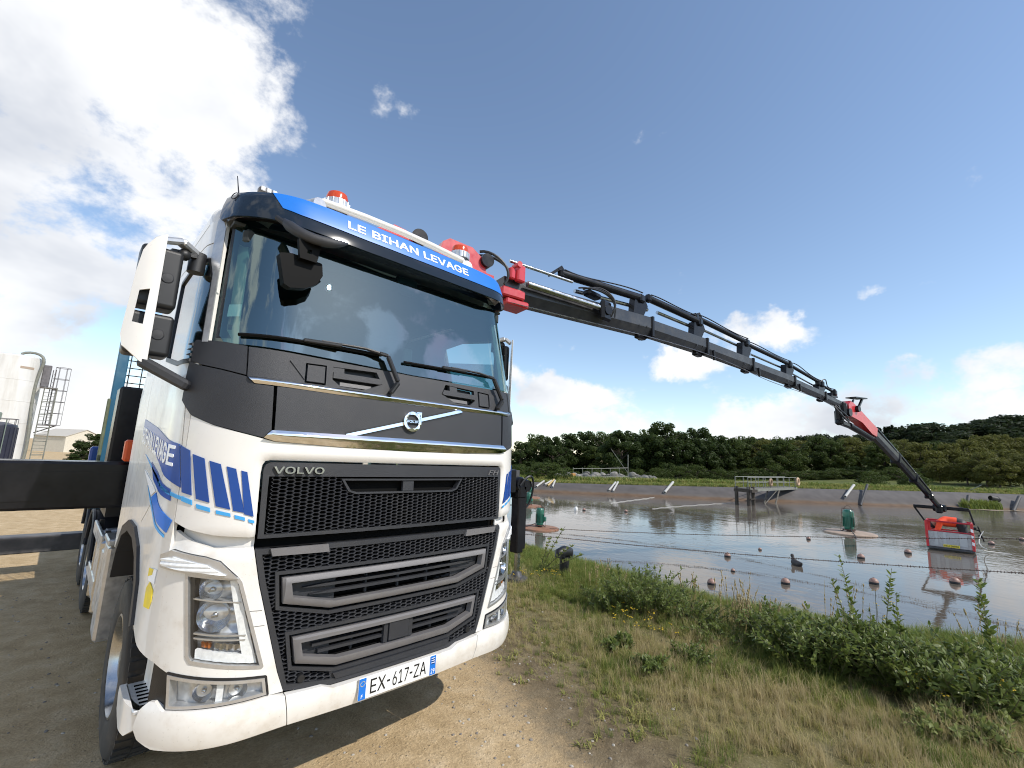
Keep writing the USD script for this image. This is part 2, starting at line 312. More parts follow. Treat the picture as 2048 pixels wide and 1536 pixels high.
def N0(s, z):
    e = 4e-3; a = S0(s+e, z)-S0(s-e, z); b = S0(s, z+e)-S0(s, z-e); n = np.cross(a, b)
    return n/np.linalg.norm(n, axis=-1, keepdims=True)
def SP(s, z, off=0.0):
    s = np.asarray(s, float); z = np.asarray(z, float); o = off(s, z) if callable(off) else off
    return S0(s, z) + N0(s, z)*np.reshape(o, np.shape(o)+(1,)) if np.ndim(o) else S0(s, z) + N0(s, z)*o
def y_to_s(y): return SC + (y-YC)
def P_(p, holes=()): return p if hasattr(p, 'geom_type') else sg.Polygon(p, holes)
def sym(half):
    """a left-right symmetric outline from its right half, listed from the top middle down to the bottom middle"""
    return half + [(-a, b) for a, b in half[::-1]]
def mir(p): return [(-a, b) for a, b in p][::-1]
def tess(poly, hs, hz):
    """cut the polygon on a grid, triangulate the pieces, weld"""
    V, F, key = [], [], {}
    x0, z0, x1, z1 = poly.bounds
    xs = np.arange(math.floor(x0/hs), math.ceil(x1/hs)+1)*hs; zs = np.arange(math.floor(z0/hz), math.ceil(z1/hz)+1)*hz
    shapely.prepare(poly)
    A, B = np.meshgrid(xs[:-1], zs[:-1], indexing='ij'); cells = shapely.box(A.ravel(), B.ravel(), A.ravel()+hs, B.ravel()+hz)
    inside = shapely.contains_properly(poly, cells); touch = shapely.intersects(poly, cells)
    def vid(p):
        k = (round(p[0], 5), round(p[1], 5))
        if k not in key: key[k] = len(V); V.append(k)
        return key[k]
    for c, full, hit in zip(cells, inside, touch):
        if not hit: continue
        if full:
            q = [vid(p) for p in shapely.get_coordinates(c)[:4]]
            F += [(q[0], q[1], q[2]), (q[0], q[2], q[3])]; continue
        g = poly.intersection(c)
        for part in getattr(g, 'geoms', [g]):
            if part.geom_type != 'Polygon' or part.area < 1e-9: continue
            v, f = trimesh.creation.triangulate_polygon(part, engine='earcut')
            for a in f:
                q = [vid(v[i]) for i in a]
                if len(set(q)) == 3: F.append(tuple(q))
    V, F = np.array(V), np.array(F)
    a = np.cross(V[F[:, 1]]-V[F[:, 0]], V[F[:, 2]]-V[F[:, 0]]); F[a < 0] = F[a < 0][:, ::-1]
    return V, F[np.abs(a) > 1e-12]
def edges_of(F):
    E = np.vstack([F[:, [0, 1]], F[:, [1, 2]], F[:, [2, 0]]]); k = E[:, 0].astype(np.int64)*(F.max()+1)+E[:, 1]; r = E[:, 1].astype(np.int64)*(F.max()+1)+E[:, 0]
    return E[~np.isin(k, r)]
def panel(poly, off=0.0, th=.012, hs=.06, hz=.12, mb=None, back=True, fn=None):
    """a sheet of the truck's skin over an outline in (s, z), with thickness; fn(s, z, off) overrides the surface"""
    mb = mb or MB(); fn = fn or SP
    poly = P_(poly)
    if not poly.is_valid: poly = poly.buffer(0)
    for g in getattr(poly, 'geoms', [poly]):
        V, F = tess(g, hs, hz)
        if len(F) == 0: continue
        o = off(V[:, 0], V[:, 1]) if callable(off) else np.full(len(V), float(off))
        top = fn(V[:, 0], V[:, 1], o); bot = fn(V[:, 0], V[:, 1], o-th)
        mb.add(top, F)
        if back: mb.add(bot, F[:, ::-1])
        E = edges_of(F); n = len(E)
        W = np.concatenate([top[E[:, 0]], top[E[:, 1]], bot[E[:, 1]], bot[E[:, 0]]]); i = np.arange(n)
        mb.add(W, np.stack([i+n, i, i+3*n, i+2*n], 1))
    return mb
def ring(outer, inner): return sg.Polygon(outer, [list(inner)])
def skin_text(txt, s0, s1, z0, z1, off=.004, depth=.004, shear=0.0, bold=True, slope=0.0, fn=None):
    t = meshkit.text_mesh(txt, 1.0, 1.0, bold=bold); v = np.array(t.vertices); v[:, 0] -= v[:, 0].min(); v[:, 0] /= v[:, 0].max()
    v[:, 1] -= v[:, 1].min(); v[:, 1] /= v[:, 1].max()
    s = s0+(s1-s0)*v[:, 0] + shear*(v[:, 1]); z = z0+(z1-z0)*v[:, 1] + slope*v[:, 0]
    return (fn or SP)(s, z, off+depth*v[:, 2]), np.array(t.faces)
def hexmesh(region, w=.050, h=.0200, off=-.012, depth=.03, rim=.78):
    reg = P_(region).buffer(0); shapely.prepare(reg)
    x0, z0, x1, z1 = reg.bounds; dx = .75*w; mb = MB()
    hx = np.array([.5, .25, -.25, -.5, -.25, .25])*w; hz = np.array([0, .5, .5, 0, -.5, -.5])*h
    C = [(x0+i*dx, z0+j*h+(h/2 if i % 2 else 0)) for i in range(int((x1-x0)/dx)+2) for j in range(int((z1-z0)/h)+2)]
    C = np.array(C); C = C[shapely.contains(reg, shapely.points(C))]
    n = len(C); k = np.arange(6); 
    def ringpts(sc, o): return SP((C[:, :1]+hx*sc).ravel(), (C[:, 1:]+hz*sc).ravel(), np.full(n*6, o))
    A, B, D = ringpts(1.0, off+.004), ringpts(rim, off), ringpts(rim*.97, off-depth)
    i = np.arange(n)[:, None]*6; a = (i+k).ravel(); b = (i+(k+1) % 6).ravel()
    mb.add(np.vstack([A, B]), np.stack([a, b, b+6*n, a+6*n], 1)); mb.add(np.vstack([B, D]), np.stack([a, b, b+6*n, a+6*n], 1))
    return mb

# ================================================================ GROUND, POND, BANKS
WATER = -0.60
def V2(*p): return np.array(p, float)
near = [(7.6, 14.0), (7.75, 5.5), (7.45, 4.1), (7.25, 2.3), (7.05, .3), (7.6, -1.2), (8.6, -2.6), (10.2, -5.0), (14, -11), (22, -19)]
far = [(70, -17.5), (56.1, -4.93), (43.7, 4.7), (37.0, 9.9), (31.0, 15.1), (24.2, 21.4), (20.5, 26.5)]
pond = sg.Polygon(near + far + [(14, 30), (9.5, 26)]).buffer(.8).buffer(-.8)
far_line = sg.LineString(far)
def bank_top(x, y):       # height of the crest of the far bank
    return np.interp(x, [20, 24, 31, 37, 44, 56, 75], [.0, -.02, .10, .25, .42, .62, .75])
def smooth01(t): t = np.clip(t, 0, 1); return t*t*(3-2*t)
def hill(x, y):
    # the land lifts behind the tree rows to the right
    d = (x*.64+y*.77)-33.0; lat = x*.77-y*.64
    r = np.hypot(x-CAM[0], y-CAM[1]); be = np.degrees(np.arctan2(y-CAM[1], x-CAM[0]))
    return smooth01((r-82)/85)*np.interp(be, [-60, -30, -3, 1.4, 6.8, 13, 20.3, 32], [3, 8, 9.0, 8.0, 6.2, 3.2, 1.6, 0])
shapely.prepare(pond)
def ground_h(x, y):
    x = np.asarray(x, float); y = np.asarray(y, float); pts = shapely.points(np.c_[x.ravel(), y.ravel()])
    inn = shapely.contains(pond, pts); d = shapely.distance(pond.exterior, pts)*np.where(inn, -1, 1)
    df = shapely.distance(far_line, pts); isfar = (df < d+2.5) & ~inn
    d = d.reshape(x.shape); isfar = isfar.reshape(x.shape)
    nearz = np.interp(d, [-3, -1, 0, .55, 1.5, 3.0], [-1.7, -1.0, -.62, -.30, -.06, 0.0])
    bt = bank_top(x, y); be_ = np.degrees(np.arctan2(y-CAM[1], x-CAM[0])); farz = np.where(d < 2.6, np.interp(d, [-3, 0, 2.0, 2.6], [-1.8, -.75, -.35, -.1]), bt-.03 + (np.interp(be_, [-60, -30, -3, 2, 7, 13, 20, 33, 44, 60, 100], [1.8, 1.8, 1.6, 1.1, .6, -.2, -1.0, -2.1, -2.5, -2.4, -.2])-bt)*smooth01((d-2.6)/58))
    h = np.where(isfar | ((d < 0) & (df.reshape(x.shape) < 8)), farz, nearz)
    rough = (meshkit.fbm(np.stack([x*.35, y*.35, 0*x], -1), 4, 3)-.5)*.10*np.clip(d-.2, 0, 1)
    flat = np.exp(-(((x+.3)/2.6)**2+((y-2.)/6)**2))
    return h + rough*(1-flat)*np.where(isfar, 1.5, 1.0) + hill(x, y)
def graded(lo, hi, c0, c1, step, grow=1.11):
    a = list(np.arange(c0, c1+1e-6, step)); s = step
    while a[-1] < hi: s *= grow; a.append(a[-1]+s)
    s = step
    while a[0] > lo: s *= grow; a.insert(0, a[0]-s)
    return np.array(a)
gx, gy = graded(-420, 900, -4, 12, .22), graded(-420, 800, -6, 9, .22)
X, Y = np.meshgrid(gx, gy, indexing='ij'); Z = ground_h(X, Y)
nn = len(gy); i, j = np.meshgrid(np.arange(len(gx)-1), np.arange(nn-1), indexing='ij'); q = (i*nn+j).ravel()
# ground material: pale sand track, gravelly earth, dry grass soil, by place
def ground_mat():
    n = {'g': ('geometry', {}), 'p': ('principled_bsdf', dict(roughness=.95, specular_ior_level=.15)), 'sep': ('separate_xyz', {}),
         'nbig': ('noise_texture', dict(scale=.55, detail=6, roughness=.6)), 'nmid': ('noise_texture', dict(scale=4.5, detail=7, roughness=.65)), 'nfine': ('noise_texture', dict(scale=55., detail=5, roughness=.7)),
         'vor': ('voronoi_texture', dict(scale=22., randomness=1.0)), 'vor2': ('voronoi_texture', dict(scale=60., randomness=1.0))}
    l = [('g.position', 'sep.vector')] + [('g.position', k+'.vector') for k in ('nbig', 'nmid', 'nfine', 'vor', 'vor2')]
    # signed distance to the edge of the track, in metres, wobbled
    n['dx'] = ('math', dict(math_type='multiply_add', value2=1.0)); n['ky'] = ('math', dict(math_type='multiply_add', value2=-.36, value3=-1.18)); l += [('sep.y', 'ky.value1'), ('sep.x', 'dx.value1'), ('ky.value', 'dx.value3')]
    n['wob'] = ('math', dict(math_type='multiply_add', value2=2.4, value3=-1.2)); l.append(('nbig.fac', 'wob.value1'))
    n['wob2'] = ('math', dict(math_type='multiply_add', value2=1.3, value3=-.65)); l.append(('nmid.fac', 'wob2.value1'))
    n['ed'] = ('math', dict(math_type='add')); l += [('dx.value', 'ed.value1'), ('wob2.value', 'ed.value2')]
    n['e1'] = ('map_range', dict(range_type='smoothstep', from_min=-.25, from_max=.35, clamp=True)); l.append(('ed.value', 'e1.value'))
    n['e2'] = ('map_range', dict(range_type='smoothstep', from_min=.5, from_max=1.5, clamp=True)); l.append(('ed.value', 'e2.value'))
    n['sand'] = ('rgb_ramp', dict(ramp=[(.25, (.33, .235, .125)), (.5, (.46, .34, .195)), (.72, (.56, .435, .275))])); l.append(('nmid.fac', 'sand.fac'))
    n['earth'] = ('rgb_ramp', dict(ramp=[(.3, (.095, .072, .042)), (.5, (.155, .12, .072)), (.7, (.225, .178, .112))])); l.append(('nmid.fac', 'earth.fac'))
    n['soil'] = ('rgb_ramp', dict(ramp=[(.3, (.085, .08, .03)), (.5, (.145, .128, .055)), (.7, (.205, .175, .09))])); l.append(('nmid.fac', 'soil.fac'))
    n['m1'] = ('mix_color', {}); l += [('e1.result', 'm1.fac'), ('sand.color', 'm1.a'), ('earth.color', 'm1.b')]
    n['m2'] = ('mix_color', {}); l += [('e2.result', 'm2.fac'), ('m1.result', 'm2.a'), ('soil.color', 'm2.b')]
    n['fr'] = ('map_range', dict(from_min=.25, from_max=.75, to_min=.72, to_max=1.28)); l.append(('nfine.fac', 'fr.value'))
    n['m3'] = ('vector_math', dict(math_type='scale')); l += [('m2.result', 'm3.vector1'), ('fr.result', 'm3.scale')]
    n['st'] = ('map_range', dict(from_min=.0, from_max=.22, to_min=1., to_max=0., clamp=True)); l.append(('vor.distance', 'st.value'))
    n['sm'] = ('mix_color', dict(b=(.34, .30, .24))); n['sk'] = ('math', dict(math_type='multiply', value2=.35)); l += [('st.result', 'sk.value1'), ('sk.value', 'sm.fac'), ('m3.vector', 'sm.a')]
    n['len'] = ('vector_math', dict(math_type='length')); l.append(('g.position', 'len.vector1'))
    n['fm'] = ('map_range', dict(range_type='smoothstep', from_min=26., from_max=44., clamp=True)); l.append(('len.value', 'fm.value')); n['ff'] = ('math', dict(math_type='multiply')); l += [('fm.result', 'ff.value1'), ('e2.result', 'ff.value2')]
    n['fld'] = ('rgb_ramp', dict(ramp=[(.3, (.055, .07, .022)), (.55, (.10, .115, .035)), (.75, (.16, .15, .06))])); l.append(('nbig.fac', 'fld.fac'))
    n['fmx'] = ('mix_color', {}); l += [('ff.value', 'fmx.fac'), ('sm.result', 'fmx.a'), ('fld.color', 'fmx.b'), ('fmx.result', 'p.base_color')]
    n['h1'] = ('math', dict(math_type='multiply_add', value2=.6)); l += [('st.result', 'h1.value1'), ('nfine.fac', 'h1.value3')]
    n['h2'] = ('math', dict(math_type='multiply_add', value2=1.6)); l += [('nmid.fac', 'h2.value1'), ('h1.value', 'h2.value3')]
    n['b'] = ('bump', dict(strength=.7, distance=.02)); l += [('h2.value', 'b.height'), ('b.normal', 'p.normal')]
    return usdkit.material(stage, '/World/Looks/ground', n, l, surface='p.BSDF')
gmat = ground_mat()
obj('ground', MB().add(np.stack([X.ravel(), Y.ravel(), Z.ravel()], 1), np.stack([q, q+nn, q+nn+1, q+1], 1)), gmat, smooth=True, kind='structure', label='pale sandy track and rough grassland ground')
# water
wn = {'g': ('geometry', {}), 'p': ('principled_bsdf', dict(base_color=(.088, .072, .055), roughness=.045, ior=1.333, specular_ior_level=.5)), 'mp': ('mapping', dict(scale=(2.4, 1.5, 1.0), rotation=(0, 0, .5))), 'mp2': ('mapping', dict(scale=(.5, .35, 1.0), rotation=(0, 0, -.3))),
      'n1': ('noise_texture', dict(scale=1.6, detail=3.0, roughness=.5, distortion=.5)), 'n2': ('noise_texture', dict(scale=1.0, detail=2.0)), 'am': ('map_range', dict(from_min=.35, from_max=.65, to_min=.15, to_max=1.0, clamp=True)), 'hh': ('math', dict(math_type='multiply')), 'b': ('bump', dict(distance=.06))}
wn['sw'] = ('separate_xyz', {}); wn['bx'] = ('map_range', dict(range_type='smoothstep', from_min=14., from_max=34., to_min=.10, to_max=.16, clamp=True))
wn['rx'] = ('map_range', dict(range_type='smoothstep', from_min=12., from_max=34., to_min=.03, to_max=.07, clamp=True))
wl = [('g.position', 'mp.vector'), ('g.position', 'mp2.vector'), ('mp.vector', 'n1.vector'), ('mp2.vector', 'n2.vector'), ('n2.fac', 'am.value'), ('n1.fac', 'hh.value1'), ('am.result', 'hh.value2'), ('hh.value', 'b.height'), ('g.position', 'sw.vector'), ('sw.x', 'bx.value'), ('bx.result', 'b.strength'), ('sw.x', 'rx.value'), ('rx.result', 'p.roughness'), ('b.normal', 'p.normal')]
wmat = usdkit.material(stage, '/World/Looks/pond_water', wn, wl, surface='p.BSDF')
wp_ = pond.buffer(.45); v_, f_ = trimesh.creation.triangulate_polygon(wp_, engine='earcut')
obj('pond_water', MB().add(np.c_[v_, np.full(len(v_), WATER)], f_), wmat, smooth=False, kind='structure', label='muddy pond water mirroring the sky')
# lined far bank: grey liner above, brown silt by the water
def bank_mat():
    n = {'g': ('geometry', {}), 'p': ('principled_bsdf', dict(roughness=.8, specular_ior_level=.3)), 'sep': ('separate_xyz', {}), 'n': ('noise_texture', dict(scale=1.2, detail=6, roughness=.6)), 'nz': ('math', dict(math_type='multiply_add', value2=.16)),
         'r': ('rgb_ramp', dict(ramp=[(0, (.075, .045, .026)), (.30, (.115, .075, .046)), (.40, (.095, .082, .072)), (.55, (.080, .072, .068)), (1, (.094, .087, .084))])), 'mr': ('map_range', dict(from_min=-.72, from_max=.35, clamp=True)), 'v': ('map_range', dict(from_min=.3, from_max=.7, to_min=.8, to_max=1.2)), 'm': ('vector_math', dict(math_type='scale'))}
    l = [('g.position', 'sep.vector'), ('g.position', 'n.vector'), ('n.fac', 'nz.value1'), ('sep.z', 'nz.value3'), ('nz.value', 'mr.value'), ('mr.result', 'r.fac'), ('n.fac', 'v.value'), ('r.color', 'm.vector1'), ('v.result', 'm.scale'), ('m.vector', 'p.base_color')]
    return usdkit.material(stage, '/World/Looks/bank_liner', n, l, surface='p.BSDF')
L_ = far_line; S_ = np.linspace(0, L_.length, 90); P0 = np.array([L_.interpolate(s).coords[0] for s in S_])
P0 = np.stack([np.convolve(np.pad(P0[:, k], 4, mode='edge'), np.ones(9)/9, 'valid') for k in (0, 1)], 1)
Tn = np.gradient(P0, axis=0); Tn /= np.linalg.norm(Tn, axis=1, keepdims=True); Nn = np.stack([Tn[:, 1], -Tn[:, 0]], 1)
if (Nn[40] @ [.64, .77]) < 0: Nn = -Nn
rows = []
for off, fz in ((-.8, None), (.5, .22), (1.2, .55), (2.0, .92), (2.35, 1.0), (2.75, 1.0), (3.2, .9)):
    p = P0+Nn*off; bt = bank_top(p[:, 0], p[:, 1]); z = np.full(len(p), -1.0) if fz is None else WATER-.12+(bt+.03-WATER+.12)*fz
    rows.append(np.c_[p, z])
Vb = np.vstack(rows); m = len(P0); a, b = np.meshgrid(np.arange(len(rows)-1), np.arange(m-1), indexing='ij'); q = (a*m+b).ravel(); Fb = np.stack([q, q+1, q+m+1, q+m], 1)
nz_ = np.cross(Vb[Fb[0, 1]]-Vb[Fb[0, 0]], Vb[Fb[0, 2]]-Vb[Fb[0, 0]])[2]
obj('far_bank', MB().add(Vb, Fb if nz_ > 0 else Fb[:, ::-1]), bank_mat(), smooth=True, kind='structure', label='grey lined slope of the far pond bank with brown silt at the waterline')

# ================================================================ THE CRANE TRUCK
T = thing('crane_truck', 'white truck cab with blue stripes and black grille, parked on the sand beside the pond', 'truck')
# ---- body skin
win = [(-1.36, 3.03), (-1.31, 2.93), (-1.29, 2.55), (-1.29, 2.40), (-1.62, 2.41), (-2.15, 2.50), (-2.30, 3.08), (-1.95, 3.10)]
win_p = sg.Polygon(win).buffer(.02).buffer(-.02)
arch = sg.Polygon([(-1.62, .5), (-1.66, .97), (-1.72, 1.17), (-1.90, 1.31), (-2.15, 1.385), (-2.45, 1.39), (-2.75, 1.31), (-2.93, 1.16), (-3.02, .95), (-3.02, .5)])
REAR = -y_to_s(2.22)
side = sg.Polygon([(-1.285, 2.37), (-1.245, 2.50), (-1.262, 3.27), (-1.30, 3.34), (REAR, 3.34), (REAR, 1.12), (-2.96, 1.12), (-1.64, .965), (-1.288, .89), (-1.288, 2.05)])
side = side.difference(arch).difference(win_p)
seams = unary_union([sg.LineString(l).buffer(.004) for l in ([(-1.345, 2.25), (-1.318, 1.93), (-1.60, 1.66), (-2.0, 1.46)], [(-2.62, 1.45), (-2.66, 3.18)], [(-1.34, 3.16), (-2.62, 3.20)])])
side_cut = side.difference(seams)
for sgn, pl in ((1, side_cut), (-1, side_cut)):
    p = pl if sgn == 1 else shapely.affinity.scale(pl, -1, 1, origin=(0, 0))
    obj('side_panel', panel(p, 0, .02, .05, .09), white_dusty, T, label='shaded side panel of the cab with door seams' if sgn == 1 else None)
def mirp(p):
    from shapely import affinity
    return affinity.scale(P_(p), -1, 1, origin=(0, 0))
for sgn in (1, -1):
    f = (lambda p: P_(p)) if sgn == 1 else mirp
    obj('side_window', panel(f(win_p.buffer(.008) if sgn == 1 else sg.Polygon([(-1.29, 2.40), (-1.29, 2.55), (-1.30, 2.80), (-2.26, 2.92), (-2.15, 2.50), (-1.62, 2.41)])), -.008, .004, .06, .12), glass_side, T, label=None if sgn == 1 else 'half lowered window pane on the driver side')
    obj('window_seal', panel(f(win_p.buffer(.022).difference(win_p.buffer(-.006))), .003, .02, .06, .12), black, T)
    obj('side_lining', panel(f(sg.Polygon([(-1.36, 2.28), (-1.36, 3.25), (REAR+.03, 3.25), (REAR+.03, 2.1), (-1.40, 2.1)]).difference(win_p.buffer(.012))), -.03, .012, .08, .12), interior, T)
    obj('pillar_trim', panel(f([(-1.10, 2.50), (-1.115, 2.62), (-1.125, 3.26), (-1.27, 3.28), (-1.285, 2.50)]), -.045, .02, .04, .2), trim_pale, T)
# ---- roof
def roof_mesh():
    nu, nv = 40, 26; V = []
    ys = np.concatenate([np.linspace(.30, .8, 12), np.linspace(.86, 2.22, nv-12)])
    for y in ys:
        lift = np.clip((y-.28)/.42, 0, 1); lift = math.sqrt(max(0, 1-(1-lift)**2))
        for i in range(nu+1):
            a = math.pi*i/nu; c, s = math.cos(a), math.sin(a)
            xw = 1.172*np.sign(c)*abs(c)**.42*(-1)
            inset = 0 if y > .75 else (.75-y)*.42
            xw *= 1-inset/1.172*abs(xw)/1.172
            V.append((xw, y, 3.335 + (.255*abs(s)**.62+.0)*lift*(.92 + .08*min((y-.3)/1.2, 1))))
    V = np.array(V); m = len(ys); i, j = np.meshgrid(np.arange(m-1), np.arange(nu), indexing='ij'); q = (i*(nu+1)+j).ravel()
    return V, np.stack([q, q+1, q+nu+2, q+nu+1], 1)
rv, rf = roof_mesh()
rb = MB().add(rv, rf)
obj('roof', rb, white, T, smooth=50)
obj('roof_lining', mbox((0, 1.3, 3.27), (2.2, 1.75, .02)), interior_mid, T)
obj('rear_wall', MB().box((0, 2.21, 2.25), (2.36, .03, 2.25)), white_dusty, T)
obj('rear_lining', mbox((0, 2.15, 2.7), (2.3, .03, 1.3)), interior, T)
obj('cab_floor', mbox((0, 1.3, 1.55), (2.2, 1.7, .04)), interior, T)
for sg_ in (-1, 1):
    a_ = [(-1.245, 2.50), (-1.262, 3.25), (-1.30, 3.34), (-1.345, 3.33), (-1.345, 3.05), (-1.30, 2.93), (-1.285, 2.5)]
    obj('corner_pillar', panel(P_(a_) if sg_ < 0 else mirp(a_), .006, .02, .025, .1), alu if sg_ < 0 else white, T)
# ---- windscreen
ws = sg.Polygon([(-1.20, 3.31), (1.20, 3.31), (1.185, 2.54), (1.15, 2.497), (0, 2.47), (-1.15, 2.497), (-1.185, 2.54)])
W = obj('windscreen', panel(ws, -.004, .006, .06, .1, back=False), glass_ws, T, smooth=True)
wb = ws.buffer(.03).difference(sg.Polygon([(-1.17, 3.27), (1.17, 3.27), (1.155, 2.58), (1.12, 2.53), (0, 2.505), (-1.12, 2.53), (-1.155, 2.58)]))
obj('frit_border', panel(wb.difference(sg.box(-2, 2.0, 2, 2.53)), -.012, .004, .05, .1), black, W)
obj('sticker', panel([(-1.165, 2.66), (-1.09, 2.665), (-1.088, 2.74), (-1.163, 2.735)], -.011, .002, .04, .04), letter, W)
obj('sticker', panel([(-1.15, 2.58), (-1.125, 2.58), (-1.125, 2.61), (-1.15, 2.61)], -.011, .002, .04, .04), letter_black, W)
# ---- cowl under the windscreen
cowl = sg.Polygon([(-1.012, 2.482), (-.5, 2.468), (0, 2.462), (.5, 2.468), (1.012, 2.482), (1.0, 2.316), (.3, 2.30), (-.3, 2.30), (-1.0, 2.316)])
h1 = [(-.800, 2.428), (-.711, 2.434), (-.711, 2.31), (-.76, 2.335)]
hand = sg.Polygon([(-.555, 2.434), (-.275, 2.443), (-.236, 2.37), (-.36, 2.315), (-.505, 2.318), (-.556, 2.355)])
sq = sg.Polygon([(-.708, 2.427), (-.598, 2.430), (-.598, 2.318), (-.708, 2.318)])
hand_r = mirp(hand).buffer(0); sq_r = mirp(sq)
cw = obj('cowl_panel', panel(cowl.difference(unary_union([hand, hand_r])).difference(unary_union([sq.exterior.buffer(.005), sq_r.exterior.buffer(.005)])), .0, .03, .07, .06), plastic, T)
for hh in (hand, hand_r):
    obj('handle_recess', panel(hh.buffer(.004), -.045, .005, .1, .1), black, cw)
    b = hh.bounds; cx_ = (b[0]+b[2])/2
    g = hh.intersection(sg.box(-2, 2.362, 2, 2.402)); obj('grab_handle', panel(g.buffer(-.002), .006, .022, .06, .03), plastic, cw)
    g = hh.intersection(sg.box(b[0]+.05, 2.325, b[2]-.07, 2.348)); obj('foot_hold', panel(g, -.012, .02, .06, .03), plastic_lit, cw)
    g = hh.intersection(sg.box(b[0], 2.402, b[0]+.07, 2.5)) if cx_ < 0 else hh.intersection(sg.box(b[0]+.08, 2.402, b[0]+.15, 2.5)); obj('handle_block', panel(g, -.004, .03, .06, .03), plastic, cw)
for sq_ in (sq, sq_r): obj('cover_flap', panel(sq_.buffer(-.006), .004, .02, .1, .1), plastic, cw)
notch = sg.Polygon([(-.80, 2.43), (-.715, 2.43), (-.715, 2.33)]); obj('cowl_step', panel(notch, .006, .01, .1, .1), plastic, cw); obj('cowl_step', panel(mirp(notch), .006, .01, .1, .1), plastic, cw)
for sg_ in (-1, 1):
    fl = (lambda p: P_(p)) if sg_ < 0 else mirp
    c1 = obj('corner_trim', panel(fl([(-1.355, 2.50), (-1.335, 2.515), (-1.145, 2.501), (-1.02, 2.483), (-1.007, 2.32), (-1.13, 2.345), (-1.27, 2.37), (-1.345, 2.395)]), .004, .03, .03, .06), plastic, T)
    for k in range(4):
        z = 2.498-.031*k
        obj('air_fin', panel(fl([(-1.352, z), (-1.352, z-.018), (-1.40, z-.006)]), .012, .03, .03, .03), plastic, c1)
    obj('corner_trim', panel(fl([(-1.36, 2.39), (-1.265, 2.362), (-1.125, 2.337), (-1.003, 2.311), (-.962, 2.273), (-.868, 2.270), (-.858, 2.033), (-.893, 1.990), (-1.135, 2.043), (-1.283, 2.094), (-1.37, 2.17)]), .004, .03, .03, .06), plastic, T)
# ---- dark hatch with chrome trim and badge
obj('hatch_panel', panel(sg.Polygon([(-.850, 2.272), (.850, 2.272), (.842, 2.02), (-.842, 2.02)]), .002, .02, .07, .12), plastic, T)
def ridge(z0, z1, hgt, pw=1.0): return lambda s, z: .004+hgt*np.clip(np.sin(np.pi*np.clip((z-z0)/(z1-z0), 0, 1)), 0, 1)**pw
obj('chrome_strip', panel(sg.Polygon([(-1.0, 2.3125), (-.6, 2.304), (0, 2.299), (.6, 2.304), (1.0, 2.3125), (.96, 2.277), (.5, 2.266), (0, 2.262), (-.5, 2.266), (-.96, 2.277)]), lambda s, z: ridge(2.266, 2.304, .016)(s, z-.010*np.abs(s)**2), .01, .05, .008), chrome, T, smooth=60)
lowc = sg.Polygon([(-.855, 2.030), (.855, 2.030), (.89, 1.988), (.835, 1.972), (.45, 1.957), (0, 1.953), (-.45, 1.957), (-.835, 1.972), (-.89, 1.988)])
obj('chrome_strip', panel(lowc, lambda s, z: .004+.026*np.clip(1-np.abs(z-2.006)/.05, 0, 1), .01, .05, .009), chrome, T, smooth=50)
db = sg.LineString([(-.455, 2.026), (.41, 2.262)]).buffer(.0105, cap_style=2).intersection(sg.box(-1, 2.031, 1, 2.262)).difference(sg.Point(-.018, 2.146).buffer(.066))
obj('badge_bar_groove', panel(sg.LineString([(-.455, 2.026), (.41, 2.262)]).buffer(.021, cap_style=2).intersection(sg.box(-1, 2.031, 1, 2.266)), .0035, .004, .05, .05), black, T)
obj('badge_bar', panel(db, .011, .012, .05, .02), chrome, T)
def ringmb(c, r0, r1, off, th, n=40, fn=SP):
    a = np.linspace(0, 2*np.pi, n, endpoint=False); o = [(c[0]+r1*math.cos(t), c[1]+r1*math.sin(t)) for t in a]; i = [(c[0]+r0*math.cos(t), c[1]+r0*math.sin(t)) for t in a]
    return panel(ring(o, i), off, th, .03, .03)
BC = (-.018, 2.146)
bd = obj('round_badge', ringmb(BC, .046, .066, lambda s, z: .022+.010*np.cos((np.hypot(s-BC[0], z-BC[1])-.056)/.010*1.5), .025), chrome, T, smooth=60)
obj('badge_back', panel(sg.Point(*BC).buffer(.05), .010, .008, .03, .03), plastic, bd)
obj('badge_band', panel(sg.box(BC[0]-.060, BC[1]-.013, BC[0]+.060, BC[1]+.013), .022, .01, .03, .03), black, bd)
tv, tf = skin_text('VOLVO', BC[0]-.052, BC[0]+.052, BC[1]-.009, BC[1]+.009, .022, .006); obj('badge_letters', (tv, tf), chrome, bd, smooth=False)
ar = sg.Polygon([(BC[0]+.035, BC[1]+.045), (BC[0]+.05, BC[1]+.03), (BC[0]+.068, BC[1]+.068), (BC[0]+.068, BC[1]+.069), (BC[0]+.030, BC[1]+.069)])
obj('badge_arrow', panel(sg.Polygon([(BC[0]+.028, BC[1]+.066), (BC[0]+.066, BC[1]+.066), (BC[0]+.066, BC[1]+.028), (BC[0]+.056, BC[1]+.028), (BC[0]+.056, BC[1]+.050), (BC[0]+.042, BC[1]+.036), (BC[0]+.033, BC[1]+.045), (BC[0]+.047, BC[1]+.057), (BC[0]+.028, BC[1]+.057)]), .026, .016, .03, .03), chrome, bd)
